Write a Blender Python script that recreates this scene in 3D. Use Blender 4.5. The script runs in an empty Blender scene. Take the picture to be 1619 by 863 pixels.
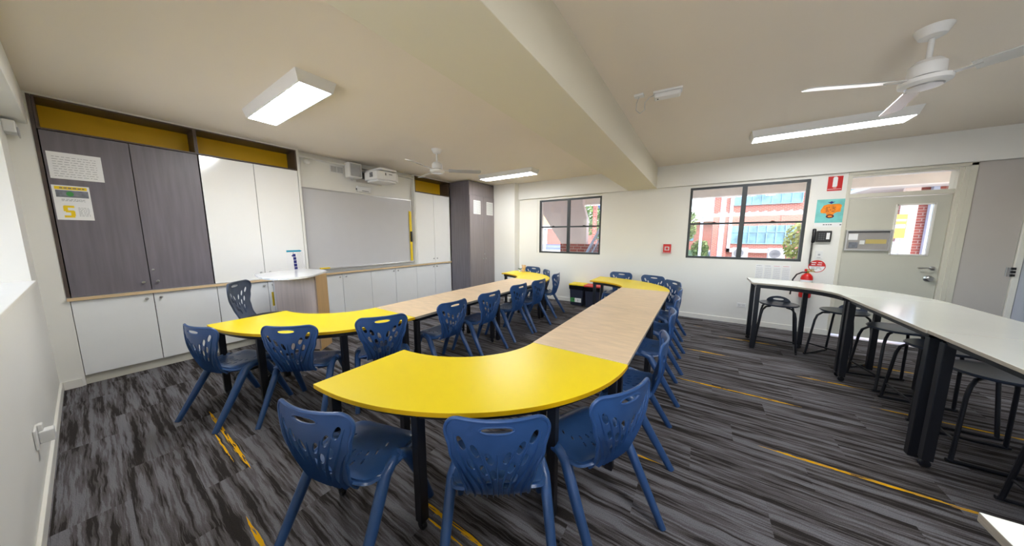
import bpy, bmesh, math, random
from mathutils import Vector, Matrix
random.seed(7)
PI = math.pi
sc = bpy.context.scene
COL = sc.collection

# ------------------------------------------------------------------ materials
MATS = {}
def mat(name, col, rough=.5, metal=0., var=.04, vscale=6., spec=.5, bump=0., bscale=200., emit=None, estr=0., coat=0., stretch=None):
    if name in MATS: return MATS[name]
    m = bpy.data.materials.new(name); m.use_nodes = True
    nt = m.node_tree; b = nt.nodes['Principled BSDF']
    b.inputs['Roughness'].default_value = rough
    b.inputs['Metallic'].default_value = metal
    b.inputs['Specular IOR Level'].default_value = spec
    b.inputs['Coat Weight'].default_value = coat
    b.inputs['Coat Roughness'].default_value = .1
    tc = nt.nodes.new('ShaderNodeTexCoord')
    src = tc.outputs['Object']
    if stretch:
        mp = nt.nodes.new('ShaderNodeMapping'); mp.inputs['Scale'].default_value = stretch
        nt.links.new(src, mp.inputs[0]); src = mp.outputs[0]
    n = nt.nodes.new('ShaderNodeTexNoise'); n.inputs['Scale'].default_value = vscale; n.inputs['Detail'].default_value = 4
    nt.links.new(src, n.inputs['Vector'])
    r = nt.nodes.new('ShaderNodeValToRGB')
    lo = tuple(max(0, c*(1-var)) for c in col); hi = tuple(min(1, c*(1+var)) for c in col)
    r.color_ramp.elements[0].color = (*lo, 1); r.color_ramp.elements[1].color = (*hi, 1)
    r.color_ramp.elements[0].position = .3; r.color_ramp.elements[1].position = .7
    nt.links.new(n.outputs['Fac'], r.inputs[0]); nt.links.new(r.outputs[0], b.inputs['Base Color'])
    if bump:
        n2 = nt.nodes.new('ShaderNodeTexNoise'); n2.inputs['Scale'].default_value = bscale
        nt.links.new(tc.outputs['Object'], n2.inputs['Vector'])
        bp = nt.nodes.new('ShaderNodeBump'); bp.inputs['Strength'].default_value = bump; bp.inputs['Distance'].default_value = .002
        nt.links.new(n2.outputs['Fac'], bp.inputs['Height']); nt.links.new(bp.outputs[0], b.inputs['Normal'])
    if emit:
        b.inputs['Emission Color'].default_value = (*emit, 1); b.inputs['Emission Strength'].default_value = estr
    MATS[name] = m; return m

def s2l(r, g, b):
    f = lambda c: (c/255/12.92) if c/255 <= .04045 else ((c/255+.055)/1.055)**2.4
    return (f(r), f(g), f(b))

WALL = mat('wall paint', s2l(236, 235, 229), .6, bump=.05, bscale=300, var=.01, vscale=1.5)
CEIL = mat('ceiling paint', s2l(238, 228, 214), .8, var=.01, vscale=1)
BEAMM = mat('beam paint', s2l(232, 225, 204), .7, var=.01, vscale=1)
TRIM = mat('trim paint', s2l(238, 236, 228), .4, var=.01)
GREYLAM = mat('dark grey woodgrain laminate', s2l(114, 109, 116), .42, var=.13, vscale=3, stretch=(9, 9, .6))
GREYLAM2 = mat('grey laminate of corner cupboard', s2l(136, 128, 130), .42, var=.08, vscale=3, stretch=(9, 9, .6))
FRAMEBR = mat('niche frame laminate', s2l(84, 72, 66), .45, var=.1, vscale=4, stretch=(1, 1, 8))
YNICHE = mat('niche yellow', s2l(252, 198, 8), .5, var=.02)
WHLAM = mat('white gloss laminate', s2l(246, 246, 244), .12, var=.005, coat=.3)
WHDOOR = mat('white satin laminate', s2l(240, 242, 242), .4, var=.01)
BEIGELAM = mat('timber edge', s2l(224, 196, 154), .45, var=.08, vscale=4, stretch=(8, 1, 8))
CARC = mat('carcass shadow line', s2l(70, 68, 66), .7)
KICK = mat('kickboard', s2l(206, 204, 192), .5)
CHROME = mat('brushed metal', s2l(190, 190, 190), .28, metal=1)
STEELB = mat('black powdercoat', s2l(24, 25, 31), .42, bump=.05)
NAVY = mat('navy polypropylene', (.028, .080, .215), .30, var=.06, vscale=14, bump=.10, bscale=900)
NAVYLIT = mat('light-greyed navy polypropylene', (.055, .075, .12), .38, var=.06, vscale=14, bump=.10, bscale=900)  # same navy plastic, its different illumination put into a greyer colour
CHARC = mat('charcoal upholstery', (.02, .022, .026), .85, bump=.2)
YTOP = mat('yellow laminate', s2l(246, 218, 8), .34, var=.012, vscale=3)
YEDGE = mat('yellow edge', s2l(226, 176, 0), .4, var=.02)
WTOP = mat('white table laminate', s2l(226, 228, 220), .13, var=.01, coat=.4)
WEDGE = mat('plywood edge', s2l(176, 166, 150), .5, var=.1, vscale=20, stretch=(1, 1, 12))
BLACKP = mat('black plastic', (.012, .012, .014), .35)
WHPL = mat('white plastic', s2l(232, 232, 230), .4, var=.01)
GREYPL = mat('light grey plastic', s2l(182, 184, 186), .45)
DGREYPL = mat('dark grey plastic', s2l(80, 82, 86), .5)
MESHG = mat('speaker mesh', s2l(176, 178, 180), .6, var=.2, vscale=400)
RED = mat('signal red', s2l(205, 22, 22), .35, var=.03)
BOARD = mat('whiteboard enamel', s2l(203, 203, 206), .16, var=.01, coat=.3)
ALU = mat('aluminium', s2l(200, 200, 202), .35, metal=.8)
DARKAL = mat('dark window aluminium', s2l(62, 66, 68), .45, metal=.3)
DOORP = mat('door paint', s2l(200, 198, 184), .5, var=.01)
PANELG = mat('partition panel', s2l(196, 190, 184), .5, var=.01)
PAPER = mat('paper', s2l(240, 240, 240), .7, var=.01)
INK = mat('ink grey', s2l(120, 122, 128), .8)
TEAL = mat('poster teal', s2l(120, 200, 196), .6, var=.15, vscale=9)
ORANGE = mat('poster orange', s2l(240, 140, 20), .6, var=.15, vscale=20)
DRED = mat('poster maroon', s2l(90, 32, 40), .6)
NAVYINK = mat('navy ink', s2l(30, 40, 120), .6)
TEALINK = mat('teal ink', s2l(20, 150, 180), .6)
YPAPER = mat('yellow print', s2l(242, 208, 20), .6)
GREENP = mat('green print', s2l(70, 150, 80), .6)
GREYP = mat('grey print', s2l(120, 124, 132), .6, var=.3, vscale=30)
BINM = mat('bin plastic', s2l(48, 52, 70), .4)
BINBAG = mat('bin liner', (.008, .008, .01), .2, bump=.6, bscale=60)
YLID = mat('yellow bin lid', s2l(240, 212, 30), .4)
RLID = mat('red bin lid', s2l(214, 50, 40), .4)
LEAF = mat('leaf green', s2l(96, 118, 66), .6, var=.4, vscale=3)
LEAF2 = mat('yellow green leaf', s2l(150, 152, 78), .6, var=.35, vscale=3)
TRUNK = mat('bark', s2l(120, 105, 90), .8, var=.2)
CONC = mat('painted render', s2l(226, 208, 200), .8, var=.02)
CREAM = mat('cream render', s2l(206, 170, 120), .8)
ROOFW = mat('pale roof sheet', s2l(190, 188, 184), .6)
WINBLUE = mat('tinted glazing', s2l(104, 140, 152), .15, var=.35, vscale=2)
PIPEW = mat('pale blue downpipe paint', s2l(170, 180, 200), .6)
TAN = mat('tan fur', s2l(214, 180, 140), .9, bump=.4)
OUTG = mat('lawn', s2l(96, 118, 66), .9, var=.3, vscale=3)
PATH = mat('concrete paving', s2l(180, 175, 166), .9, var=.05)

def lightwood(name, c, sc3, rough=.4):
    return mat(name, c, rough, var=.09, vscale=2.2, stretch=sc3)
BIRCH = lightwood('birch laminate', s2l(226, 199, 164), (3, 16, 1))
BIRCHV = lightwood('limed timber laminate', s2l(206, 190, 180), (18, 18, .7))
TANV = lightwood('tan timber laminate', s2l(214, 176, 122), (18, 18, .7))

def brick_mat(name, c1, c2, mortar, scale=1.0):
    m = bpy.data.materials.new(name); m.use_nodes = True; nt = m.node_tree; b = nt.nodes['Principled BSDF']
    b.inputs['Roughness'].default_value = .85
    tc = nt.nodes.new('ShaderNodeTexCoord'); sp = nt.nodes.new('ShaderNodeSeparateXYZ'); cb = nt.nodes.new('ShaderNodeCombineXYZ')
    ad = nt.nodes.new('ShaderNodeMath'); ad.operation = 'ADD'
    nt.links.new(tc.outputs['Object'], sp.inputs[0]); nt.links.new(sp.outputs[0], ad.inputs[0]); nt.links.new(sp.outputs[1], ad.inputs[1])
    nt.links.new(ad.outputs[0], cb.inputs[0]); nt.links.new(sp.outputs[2], cb.inputs[1])
    br = nt.nodes.new('ShaderNodeTexBrick'); br.inputs['Scale'].default_value = scale
    br.inputs['Color1'].default_value = (*c1, 1); br.inputs['Color2'].default_value = (*c2, 1); br.inputs['Mortar'].default_value = (*mortar, 1)
    br.inputs['Brick Width'].default_value = .24; br.inputs['Row Height'].default_value = .086; br.inputs['Mortar Size'].default_value = .01
    nt.links.new(cb.outputs[0], br.inputs['Vector']); nt.links.new(br.outputs[0], b.inputs['Base Color'])
    return m
BRICK = brick_mat('red brick', s2l(140, 70, 60), s2l(158, 84, 70), s2l(170, 146, 134))

def glass_mat(name, tint=(1, 1, 1)):
    m = bpy.data.materials.new(name); m.use_nodes = True; nt = m.node_tree
    for n in list(nt.nodes): nt.nodes.remove(n)
    out = nt.nodes.new('ShaderNodeOutputMaterial'); mix = nt.nodes.new('ShaderNodeMixShader')
    tr = nt.nodes.new('ShaderNodeBsdfTransparent'); gl = nt.nodes.new('ShaderNodeBsdfGlossy'); fr = nt.nodes.new('ShaderNodeFresnel')
    no = nt.nodes.new('ShaderNodeTexNoise'); no.inputs['Scale'].default_value = 1.5
    mr = nt.nodes.new('ShaderNodeMapRange'); mr.inputs['To Min'].default_value = .0; mr.inputs['To Max'].default_value = .03
    nt.links.new(no.outputs['Fac'], mr.inputs[0]); nt.links.new(mr.outputs[0], gl.inputs['Roughness'])
    fr.inputs['IOR'].default_value = 1.4; tr.inputs[0].default_value = (*tint, 1)
    nt.links.new(fr.outputs[0], mix.inputs[0]); nt.links.new(tr.outputs[0], mix.inputs[1]); nt.links.new(gl.outputs[0], mix.inputs[2])
    nt.links.new(mix.outputs[0], out.inputs[0]); return m
GLASS = glass_mat('clear glass')

STREAKS = [(-3.45, -2.34, .45, .022), (-3.05, -2.5, .405, .010), (-1.95, -1.55, .33, .02), (-1.3, -.70, .92, .022), (-1.2, -.8, .87, .012),
           (-.13, .85, 3.37, .026), (.44, 1.50, 2.55, .024), (.95, 1.49, 4.13, .024),
           (-.45, -.10, 1.97, .02), (-.08, .41, 4.36, .03), (.30, .98, 5.18, .03), (1.55, 2.30, 4.93, .03), (-.04, .13, 5.61, .025),
           (-2.97, -2.74, 3.47, .025), (-2.88, -2.54, 5.1, .03), (-3.06, -2.8, 2.72, .025), (-1.96, -1.66, 5.0, .025), (1.35, 2.6, 3.72, .024),
           (1.36, 1.62, 2.22, .02)]
def carpet():
    m = bpy.data.materials.new('streaked carpet plank'); m.use_nodes = True; nt = m.node_tree; N = nt.nodes.new; L = nt.links.new
    b = nt.nodes['Principled BSDF']; b.inputs['Roughness'].default_value = .95; b.inputs['Specular IOR Level'].default_value = .15
    tc = N('ShaderNodeTexCoord'); sp = N('ShaderNodeSeparateXYZ'); L(tc.outputs['Object'], sp.inputs[0])
    def M(op, a, c=None, d=None):
        n = N('ShaderNodeMath'); n.operation = op
        for i, v in enumerate((a, c, d)):
            if v is None: continue
            if isinstance(v, (int, float)): n.inputs[i].default_value = v
            else: L(v, n.inputs[i])
        return n.outputs[0]
    X, Y = sp.outputs[0], sp.outputs[1]
    iy = M('FLOOR', M('MULTIPLY', Y, 4.0))
    xs = M('ADD', X, M('MULTIPLY', iy, .37))
    ix = M('FLOOR', xs)
    cb = N('ShaderNodeCombineXYZ'); L(ix, cb.inputs[0]); L(iy, cb.inputs[1])
    wn = N('ShaderNodeTexWhiteNoise'); L(cb.outputs[0], wn.inputs['Vector'])
    # wobble across the streak direction
    wob = N('ShaderNodeTexNoise'); wob.inputs['Scale'].default_value = 9; wob.inputs['Detail'].default_value = 3; L(tc.outputs['Object'], wob.inputs['Vector'])
    yw = M('ADD', Y, M('MULTIPLY', M('SUBTRACT', wob.outputs['Fac'], .5), .020))
    yy_ = M('ADD', Y, M('MULTIPLY', M('SUBTRACT', wob.outputs['Fac'], .5), .012))
    def streak(sx, sy, off, det):
        c = N('ShaderNodeCombineXYZ'); L(M('MULTIPLY', X, sx), c.inputs[0]); L(M('MULTIPLY', yw, sy), c.inputs[1]); L(M('MULTIPLY', wn.outputs['Value'], off), c.inputs[2])
        n = N('ShaderNodeTexNoise'); n.inputs['Scale'].default_value = 1; n.inputs['Detail'].default_value = det; n.inputs['Roughness'].default_value = .6; L(c.outputs[0], n.inputs['Vector']); return n.outputs['Fac']
    a = streak(1.35, 23, 40, 4); c2 = streak(3.2, 90, 20, 2)
    f = M('ADD', M('MULTIPLY', a, .7), M('MULTIPLY', c2, .3))
    r = N('ShaderNodeValToRGB'); L(f, r.inputs[0]); e = r.color_ramp.elements
    cs = [(.0, s2l(40, 36, 35)), (.44, s2l(50, 46, 45)), (.465, s2l(82, 78, 78)), (.52, s2l(97, 94, 97)), (.55, s2l(116, 115, 120)), (1, s2l(138, 136, 140))]
    e[0].position = cs[0][0]; e[0].color = (*cs[0][1], 1); e[1].position = cs[-1][0]; e[1].color = (*cs[-1][1], 1)
    for p, q in cs[1:-1]:
        k = e.new(p); k.color = (*q, 1)
    fib = N('ShaderNodeTexNoise'); fib.inputs['Scale'].default_value = 260; fib.inputs['Detail'].default_value = 1; L(tc.outputs['Object'], fib.inputs['Vector'])
    mx = N('ShaderNodeMix'); mx.data_type = 'RGBA'; mx.blend_type = 'MULTIPLY'; mx.inputs[0].default_value = .75
    fr = N('ShaderNodeMapRange'); fr.inputs['From Min'].default_value = .3; fr.inputs['From Max'].default_value = .7; fr.inputs['To Min'].default_value = .55; fr.inputs['To Max'].default_value = 1.25; L(fib.outputs['Fac'], fr.inputs[0])
    L(r.outputs[0], mx.inputs[6]); L(fr.outputs[0], mx.inputs[7])
    # yellow threads: dashes woven along X
    edge = N('ShaderNodeTexNoise'); edge.inputs['Scale'].default_value = 1; edge.inputs['Detail'].default_value = 2
    cc = N('ShaderNodeCombineXYZ'); L(M('MULTIPLY', X, 9), cc.inputs[0]); L(M('MULTIPLY', Y, 110), cc.inputs[1]); L(cc.outputs[0], edge.inputs['Vector'])
    tot = None
    for (x0, x1, y, w) in STREAKS:
        px = M('SUBTRACT', (x1-x0)/2, M('ABSOLUTE', M('SUBTRACT', X, (x0+x1)/2)))
        inx = M('GREATER_THAN', px, 0.)
        dy = M('ABSOLUTE', M('SUBTRACT', yy_, y))
        iny = M('LESS_THAN', dy, M('MULTIPLY', M('MINIMUM', 1., M('MULTIPLY', px, 6.)), w/2))
        q = M('MULTIPLY', inx, iny)
        tot = q if tot is None else M('MAXIMUM', tot, q)
    tot = M('MULTIPLY', tot, M('GREATER_THAN', edge.outputs['Fac'], .44))
    my = N('ShaderNodeMix'); my.data_type = 'RGBA'; L(tot, my.inputs[0]); L(mx.outputs[2], my.inputs[6]); my.inputs[7].default_value = (*s2l(226, 172, 20), 1)
    L(my.outputs[2], b.inputs['Base Color'])
    bp = N('ShaderNodeBump'); bp.inputs['Strength'].default_value = .5; bp.inputs['Distance'].default_value = .004; L(fib.outputs['Fac'], bp.inputs['Height']); L(bp.outputs[0], b.inputs['Normal'])
    return m
CARPET = carpet()

# ------------------------------------------------------------------ mesh builder
class MB:
    def __init__(s): s.v = []; s.f = []; s.m = []
    def add(s, vs, fs, mi=0):
        o = len(s.v); s.v += [tuple(v) for v in vs]
        for f in fs: s.f.append([i+o for i in f]); s.m.append(mi)
        return s
    def box(s, x0, x1, y0, y1, z0, z1, mi=0, M=None):
        x0, x1 = sorted((x0, x1)); y0, y1 = sorted((y0, y1)); z0, z1 = sorted((z0, z1))
        vs = [Vector(p) for p in ((x0,y0,z0),(x1,y0,z0),(x1,y1,z0),(x0,y1,z0),(x0,y0,z1),(x1,y0,z1),(x1,y1,z1),(x0,y1,z1))]
        if M is not None: vs = [M @ v for v in vs]
        return s.add(vs, [(0,3,2,1),(4,5,6,7),(0,1,5,4),(1,2,6,5),(2,3,7,6),(3,0,4,7)], mi)
    def prism(s, pts, z0, z1, mi=0, side=None, M=None):
        n = len(pts)
        ar = sum(pts[i][0]*pts[(i+1) % n][1]-pts[(i+1) % n][0]*pts[i][1] for i in range(n))
        if ar < 0: pts = pts[::-1]
        vs = [Vector((p[0], p[1], z0)) for p in pts]+[Vector((p[0], p[1], z1)) for p in pts]
        if M is not None: vs = [M @ v for v in vs]
        s.add(vs, [tuple(range(n))[::-1], tuple(range(n, 2*n))], mi)
        o = len(s.v)-2*n
        for i in range(n):
            j = (i+1) % n
            s.f.append([o+i, o+j, o+n+j, o+n+i]); s.m.append(mi if side is None else side)
        return s
    def tube(s, path, r, n=10, mi=0, ry=None, cap=True, up=None, closed=False):
        path = [Vector(p) for p in path]; k = len(path); rings = []
        rr = r if isinstance(r, (list, tuple)) else [r]*k
        prev = None
        for i, p in enumerate(path):
            a = path[i-1] if (i > 0 or closed) else path[0]; c = path[(i+1) % k] if (i < k-1 or closed) else path[-1]
            t = (c-a).normalized()
            if prev is None:
                u = Vector(up) if up else (Vector((0,0,1)) if abs(t.z) < .9 else Vector((1,0,0)))
            else: u = prev
            u = (u-t*u.dot(t))
            u.normalize(); prev = u; w = t.cross(u)
            q = ry if ry else None
            rings.append([p+u*(rr[i]*math.cos(2*PI*j/n+PI/n))+w*((q*rr[i]/rr[0] if q else rr[i])*math.sin(2*PI*j/n+PI/n)) for j in range(n)])
        vs = [v for g in rings for v in g]; fs = []
        for i in range(k if closed else k-1):
            for j in range(n):
                a, b2 = i*n+j, i*n+(j+1) % n; c, d = ((i+1) % k)*n+(j+1) % n, ((i+1) % k)*n+j
                fs.append((a, b2, c, d))
        if cap and not closed: fs += [tuple(range(n))[::-1], tuple(range((k-1)*n, k*n))]
        return s.add(vs, fs, mi)
    def lathe(s, prof, c=(0,0,0), n=24, mi=0, M=None):
        vs = []; fs = []; k = len(prof)
        for r, z in prof:
            for j in range(n):
                a = 2*PI*j/n; v = Vector((r*math.cos(a), r*math.sin(a), z))
                if M is not None: v = M @ v
                vs.append(v+Vector(c))
        for i in range(k-1):
            for j in range(n): fs.append((i*n+j, i*n+(j+1) % n, (i+1)*n+(j+1) % n, (i+1)*n+j))
        fs += [tuple(range(n))[::-1], tuple(range((k-1)*n, k*n))]
        return s.add(vs, fs, mi)
    def quad(s, a, b, c, d, mi=0): return s.add([a, b, c, d], [(0,1,2,3)], mi)
    def ball(s, c, r, mi=0, n=10, sc3=(1,1,1)):
        prof = [(max(.0005, r*math.sin(PI*i/n)), -r*math.cos(PI*i/n)) for i in range(n+1)]
        return s.lathe(prof, c, 2*n, mi, Matrix.Diagonal((*sc3, 1)))
    def mesh(s, name, mats, smooth=False, angle=35):
        me = bpy.data.meshes.new(name); me.from_pydata(s.v, [], s.f)
        for m in (mats if isinstance(mats, (list, tuple)) else [mats]): me.materials.append(m)
        me.polygons.foreach_set('material_index', s.m)
        if smooth:
            me.polygons.foreach_set('use_smooth', [True]*len(me.polygons)); me.set_sharp_from_angle(angle=math.radians(angle))
        me.update(); return me
    def build(s, name, mats, parent=None, smooth=False, angle=35, bevel=0, loc=None, rotz=None):
        o = bpy.data.objects.new(name, s.mesh(name, mats, smooth, angle)); COL.objects.link(o)
        if parent: o.parent = parent
        if loc: o.location = loc
        if rotz is not None: o.rotation_euler = (0, 0, rotz)
        if bevel:
            bm = o.modifiers.new('bevel', 'BEVEL'); bm.width = bevel; bm.segments = 2; bm.limit_method = 'ANGLE'; bm.angle_limit = math.radians(50)
        return o

def tag(o, label, cat, group=None, kind=None):
    o['label'] = label; o['category'] = cat
    if group: o['group'] = group
    if kind: o['kind'] = kind
    return o
def thing(name, label, cat, loc=(0,0,0), rz=0, group=None):
    o = bpy.data.objects.new(name, None); COL.objects.link(o); o.location = loc; o.rotation_euler = (0, 0, rz)
    o.empty_display_size = .1
    return tag(o, label, cat, group)
def struct(o): o['kind'] = 'structure'; return o
def dup(root, loc, rz, label, group=None):
    r = root.copy(); COL.objects.link(r); r.location = loc; r.rotation_euler = (0, 0, rz); r['label'] = label
    if group: r['group'] = group
    for ch in list(root.children):
        c = ch.copy(); COL.objects.link(c); c.parent = r
        for g in ch.children:
            d = g.copy(); COL.objects.link(d); d.parent = c
    return r

# ------------------------------------------------------------------ room
XA, YB, YC, XD, ZC = -5.115, 6.161, -.27, 4.8, 2.79
XR = -5.2                                   # recessed wall behind the whiteboard
def wall_with_holes(m, axis, at0, at1, lo, hi, z0, z1, holes):
    hs = sorted(holes); cur = lo
    def bx(a, b, c, d):
        if b-a < 1e-4 or d-c < 1e-4: return
        if axis == 'x': m.box(a, b, at0, at1, c, d)
        else: m.box(at0, at1, a, b, c, d)
    for (a, b, c, d) in hs:
        bx(cur, a, z0, z1); bx(a, b, z0, c); bx(a, b, d, z1); cur = b
    bx(cur, hi, z0, z1)

m = MB().box(-5.6, 5.0, -.7, 6.40, -.06, 0); struct(m.build('floor', CARPET))
m = MB().box(-5.6, 5.0, -.7, 6.40, ZC, ZC+.15); struct(m.build('ceiling', CEIL))
m = MB().box(-5.75, -5.5, -.7, 6.4, 0, ZC); m.box(-5.5, XR, 1.90, 3.995, .906, ZC-.002); m.box(-5.5, XA, -.27, -.145, 0, ZC-.002); m.box(-5.5, XA-.001, -.145, -.131, 0, .87)
m.box(-5.5, XA, -.145, 1.9, 2.772, ZC-.002); m.box(-5.5, XA, 3.995, 5.04, 2.772, ZC-.002)
m.box(XR, XA-.0, 1.895, 1.925, .905, ZC-.002)
m.box(XR, XA, 3.972, 3.995, .905, ZC-.002)
struct(m.build('wall_left', WALL))
m = MB(); wall_with_holes(m, 'x', YB, YB+.2, -5.5, 5.0, 0, ZC, [(-3.35, -1.80, 1.11, 2.40), (-.225, 1.33, 1.11, 2.40), (1.73, 2.70, 0, 2.36)])
struct(m.build('wall_back', WALL))
m = MB(); wall_with_holes(m, 'x', -.62, YC, -5.5, 5.0, 0, ZC, [(-4.64, 3.5, 1.12, 2.36)])
struct(m.build('wall_front', WALL))
m = MB().box(XD, XD+.2, -.62, 6.4, 0, ZC); struct(m.build('wall_right', WALL))
m = MB().box(-4.5, -3.86, 5.93, YB, 0, ZC-.001); struct(m.build('wall_corner', WALL))
# beam across the room, soffits along two walls
m = MB().box(-1.285, -.775, YC, YB, 2.405, ZC); struct(m.build('trim_1', BEAMM, bevel=.004))
m = MB().box(-3.86, -1.285, YB-.06, YB, 2.405, ZC-.001); m.box(-.775, XD, YB-.06, YB, 2.405, ZC-.001); struct(m.build('trim_2', WALL, bevel=.002))
m = MB().box(XA, XD, YC, YC+.11, 2.50, ZC-.001); struct(m.build('trim_3', WALL, bevel=.003))
m = MB().box(-3.86, 1.70, YB-.014, YB, 0, .085); m.box(2.80, XD, YB-.014, YB, 0, .085); struct(m.build('baseboard_back', TRIM, bevel=.003))
m = MB().box(XA, XD, YC, YC+.016, 0, .085); struct(m.build('baseboard_front', TRIM, bevel=.003))
m = MB().box(XA, XA+.014, YC+.016, -.15, 0, .085); struct(m.build('baseboard_left', TRIM, bevel=.003))
m = MB().box(-3.86, -3.846, 5.93, YB-.014, 0, .085); m.box(-4.45, -3.846, 5.916, 5.93, 0, .085); struct(m.build('baseboard_corner', TRIM))
m = MB().box(XR, XA+.004, 1.925, 3.972, 2.70, 2.715); m.box(XR, XR+.012, 1.925, 3.972, 2.715, ZC-.003); struct(m.build('trim_4', WALL))

# back wall windows
def back_window(name, x0, x1, z0, z1):
    y0, y1 = YB+.006, YB+.05
    m = MB(); w = .038
    for a in ((x0, x1, z0, z0+w), (x0, x1, z1-w, z1), (x0, x0+w, z0+w, z1-w), (x1-w, x1, z0+w, z1-w)): m.box(a[0], a[1], y0, y1, a[2], a[3])
    xm = (x0+x1)/2; m.box(xm-.032, xm+.032, y0-.004, y1, z0+w, z1-w)
    zm = (z0+z1)/2-.01
    m.box(x0+w, xm-.032, y0+.006, y1-.006, zm-.016, zm+.016); m.box(xm+.032, x1-w, y0+.006, y1-.006, zm-.016, zm+.016)
    fr = struct(m.build(name, DARKAL, bevel=.002))
    for cx in ((x0+xm)/2, (x1+xm)/2):
        l = MB(); l.box(cx-.028, cx+.028, y0-.012, y0+.006, zm+.0, zm+.02); l.box(cx-.018, cx+.018, y0-.018, y0-.008, zm+.012, zm+.026)
        l.build('latch', BLACKP, fr)
    for (a, b) in ((x0+w, xm-.032), (xm+.032, x1-w)):
        for (c, d) in ((z0+w, zm-.016), (zm+.016, z1-w)):
            MB().box(a, b, y0+.02, y0+.024, c, d).build('pane', GLASS, fr)
    t = MB(); t.box(x0-.05, x0, y0-.004, YB+.2, z0-.0, z1+.04); t.box(x0, x1+.015, y0-.004, YB+.2, z1, z1+.04); t.box(x1, x1+.015, y0, YB+.2, z0, z1)
    t.build('window_lining', TRIM, fr)
    return fr
back_window('window_1', -3.295, -1.812, 1.112, 2.355)
back_window('window_2', -.225, 1.315, 1.112, 2.362)
# front wall window behind the deep sill
m = MB(); fy0, fy1 = -.60, -.555
m.box(-4.64, 3.5, fy0, fy1, 1.12, 1.16); m.box(-4.64, 3.5, fy0, fy1, 2.32, 2.36)
xs = [-4.64+i*1.357 for i in range(7)]
for x in xs: m.box(max(-4.64, x-.02), min(3.5, x+.02), fy0, fy1, 1.16, 2.32)
w3 = struct(m.build('window_3', TRIM))
for a, b in zip(xs[:-1], xs[1:]): MB().box(a+.02, b-.02, -.58, -.576, 1.16, 2.32).build('pane', GLASS, w3)
MB().box(-4.64, 3.5, -.555, YC+.02, 1.105, 1.135).build('window_sill', TRIM, w3, bevel=.004)

# exit door with transom
dr = MB(); X0, X1 = 1.735, 2.62
dr.box(X0, 2.185, 6.175, 6.215, .035, 2.035); dr.box(2.50, X1, 6.175, 6.215, .035, 2.035); dr.box(2.185, 2.50, 6.175, 6.215, .035, 1.255); dr.box(2.185, 2.50, 6.175, 6.215, 1.925, 2.035)
door = struct(dr.build('door_1', DOORP))
f = MB(); f.box(X1+.004, 2.70, 6.150, 6.30, 0, 2.36); f.box(1.69, X0-.004, 6.155, 6.30, 0, 2.36)
f.box(X0-.004, X1+.004, 6.155, 6.30, 2.045, 2.10); f.box(X0-.004, X1+.004, 6.155, 6.30, 2.335, 2.36)
f.box(2.70, 2.755, 6.140, 6.165, 0, 2.40); f.box(1.69, 2.755, 6.140, 6.165, 2.365, 2.404); f.box(2.66, 2.70, 6.140, 6.16, 0, 2.36)
f.build('door_frame', mat('door frame paint', s2l(216, 212, 196), .4, var=.01), door, bevel=.003)
f = MB(); f.box(2.185, 2.50, 6.167, 6.175, 1.245, 1.265); f.box(2.185, 2.50, 6.167, 6.175, 1.915, 1.935); f.box(2.175, 2.195, 6.167, 6.175, 1.245, 1.935); f.box(2.49, 2.51, 6.167, 6.175, 1.245, 1.935)
f.build('glazing_bead', TRIM, door)
MB().box(2.185, 2.50, 6.19, 6.194, 1.255, 1.925).build('pane', GLASS, door)
MB().box(X0-.004, X1+.004, 6.20, 6.204, 2.10, 2.335).build('pane', GLASS, door)
h = MB(); h.lathe([(.026, 0), (.026, .008), (.012, .012), (.011, .05)], (2.565, 6.175, 1.085), 20, 0, Matrix.Rotation(PI/2, 4, 'X')); h.tube([(2.565, 6.127, 1.085), (2.52, 6.122, 1.087), (2.435, 6.127, 1.085)], .009, 8)
h.build('lever_handle', CHROME, door, smooth=True)
h = MB(); h.lathe([(.042, 0), (.042, .006), (.024, .012), (.020, .03), (.032, .036), (.034, .05), (.026, .058)], (2.548, 6.175, .945), 24, 0, Matrix.Rotation(PI/2, 4, 'X')); h.build('door_knob', CHROME, door, smooth=True)
MB().box(X0, X1, 6.10, 6.36, 0, .012).build('threshold', mat('aluminium threshold', s2l(225, 225, 228), .3, metal=.6), door)
# wall panel and next door at the far right
p = MB(); p.box(2.757, 3.135, 6.150, 6.160, .09, 2.4055); struct(p.build('trim_5', PANELG))
p = MB(); p.box(3.195, 4.05, 6.140, 6.158, .02, 2.38); d2 = struct(p.build('door_2', mat('pale blue door paint', s2l(196, 200, 212), .45, var=.01)))
p = MB(); p.box(3.142, 3.188, 6.130, 6.160, 0, 2.402); p.build('door_frame', TRIM, d2, bevel=.003)
p = MB(); p.box(3.108, 3.140, 6.132, 6.150, 1.02, 1.13); p.build('strike_plate', ALU, d2)
for z in (1.118, 1.078, 1.038): MB().box(3.118, 3.150, 6.118, 6.132, z-.014, z+.014).build('latch_bolt', BLACKP, d2)
MB().box(3.094, 3.102, 6.146, 6.150, 1.02, 1.13).build('latch_slot', GREYPL, d2)

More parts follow.
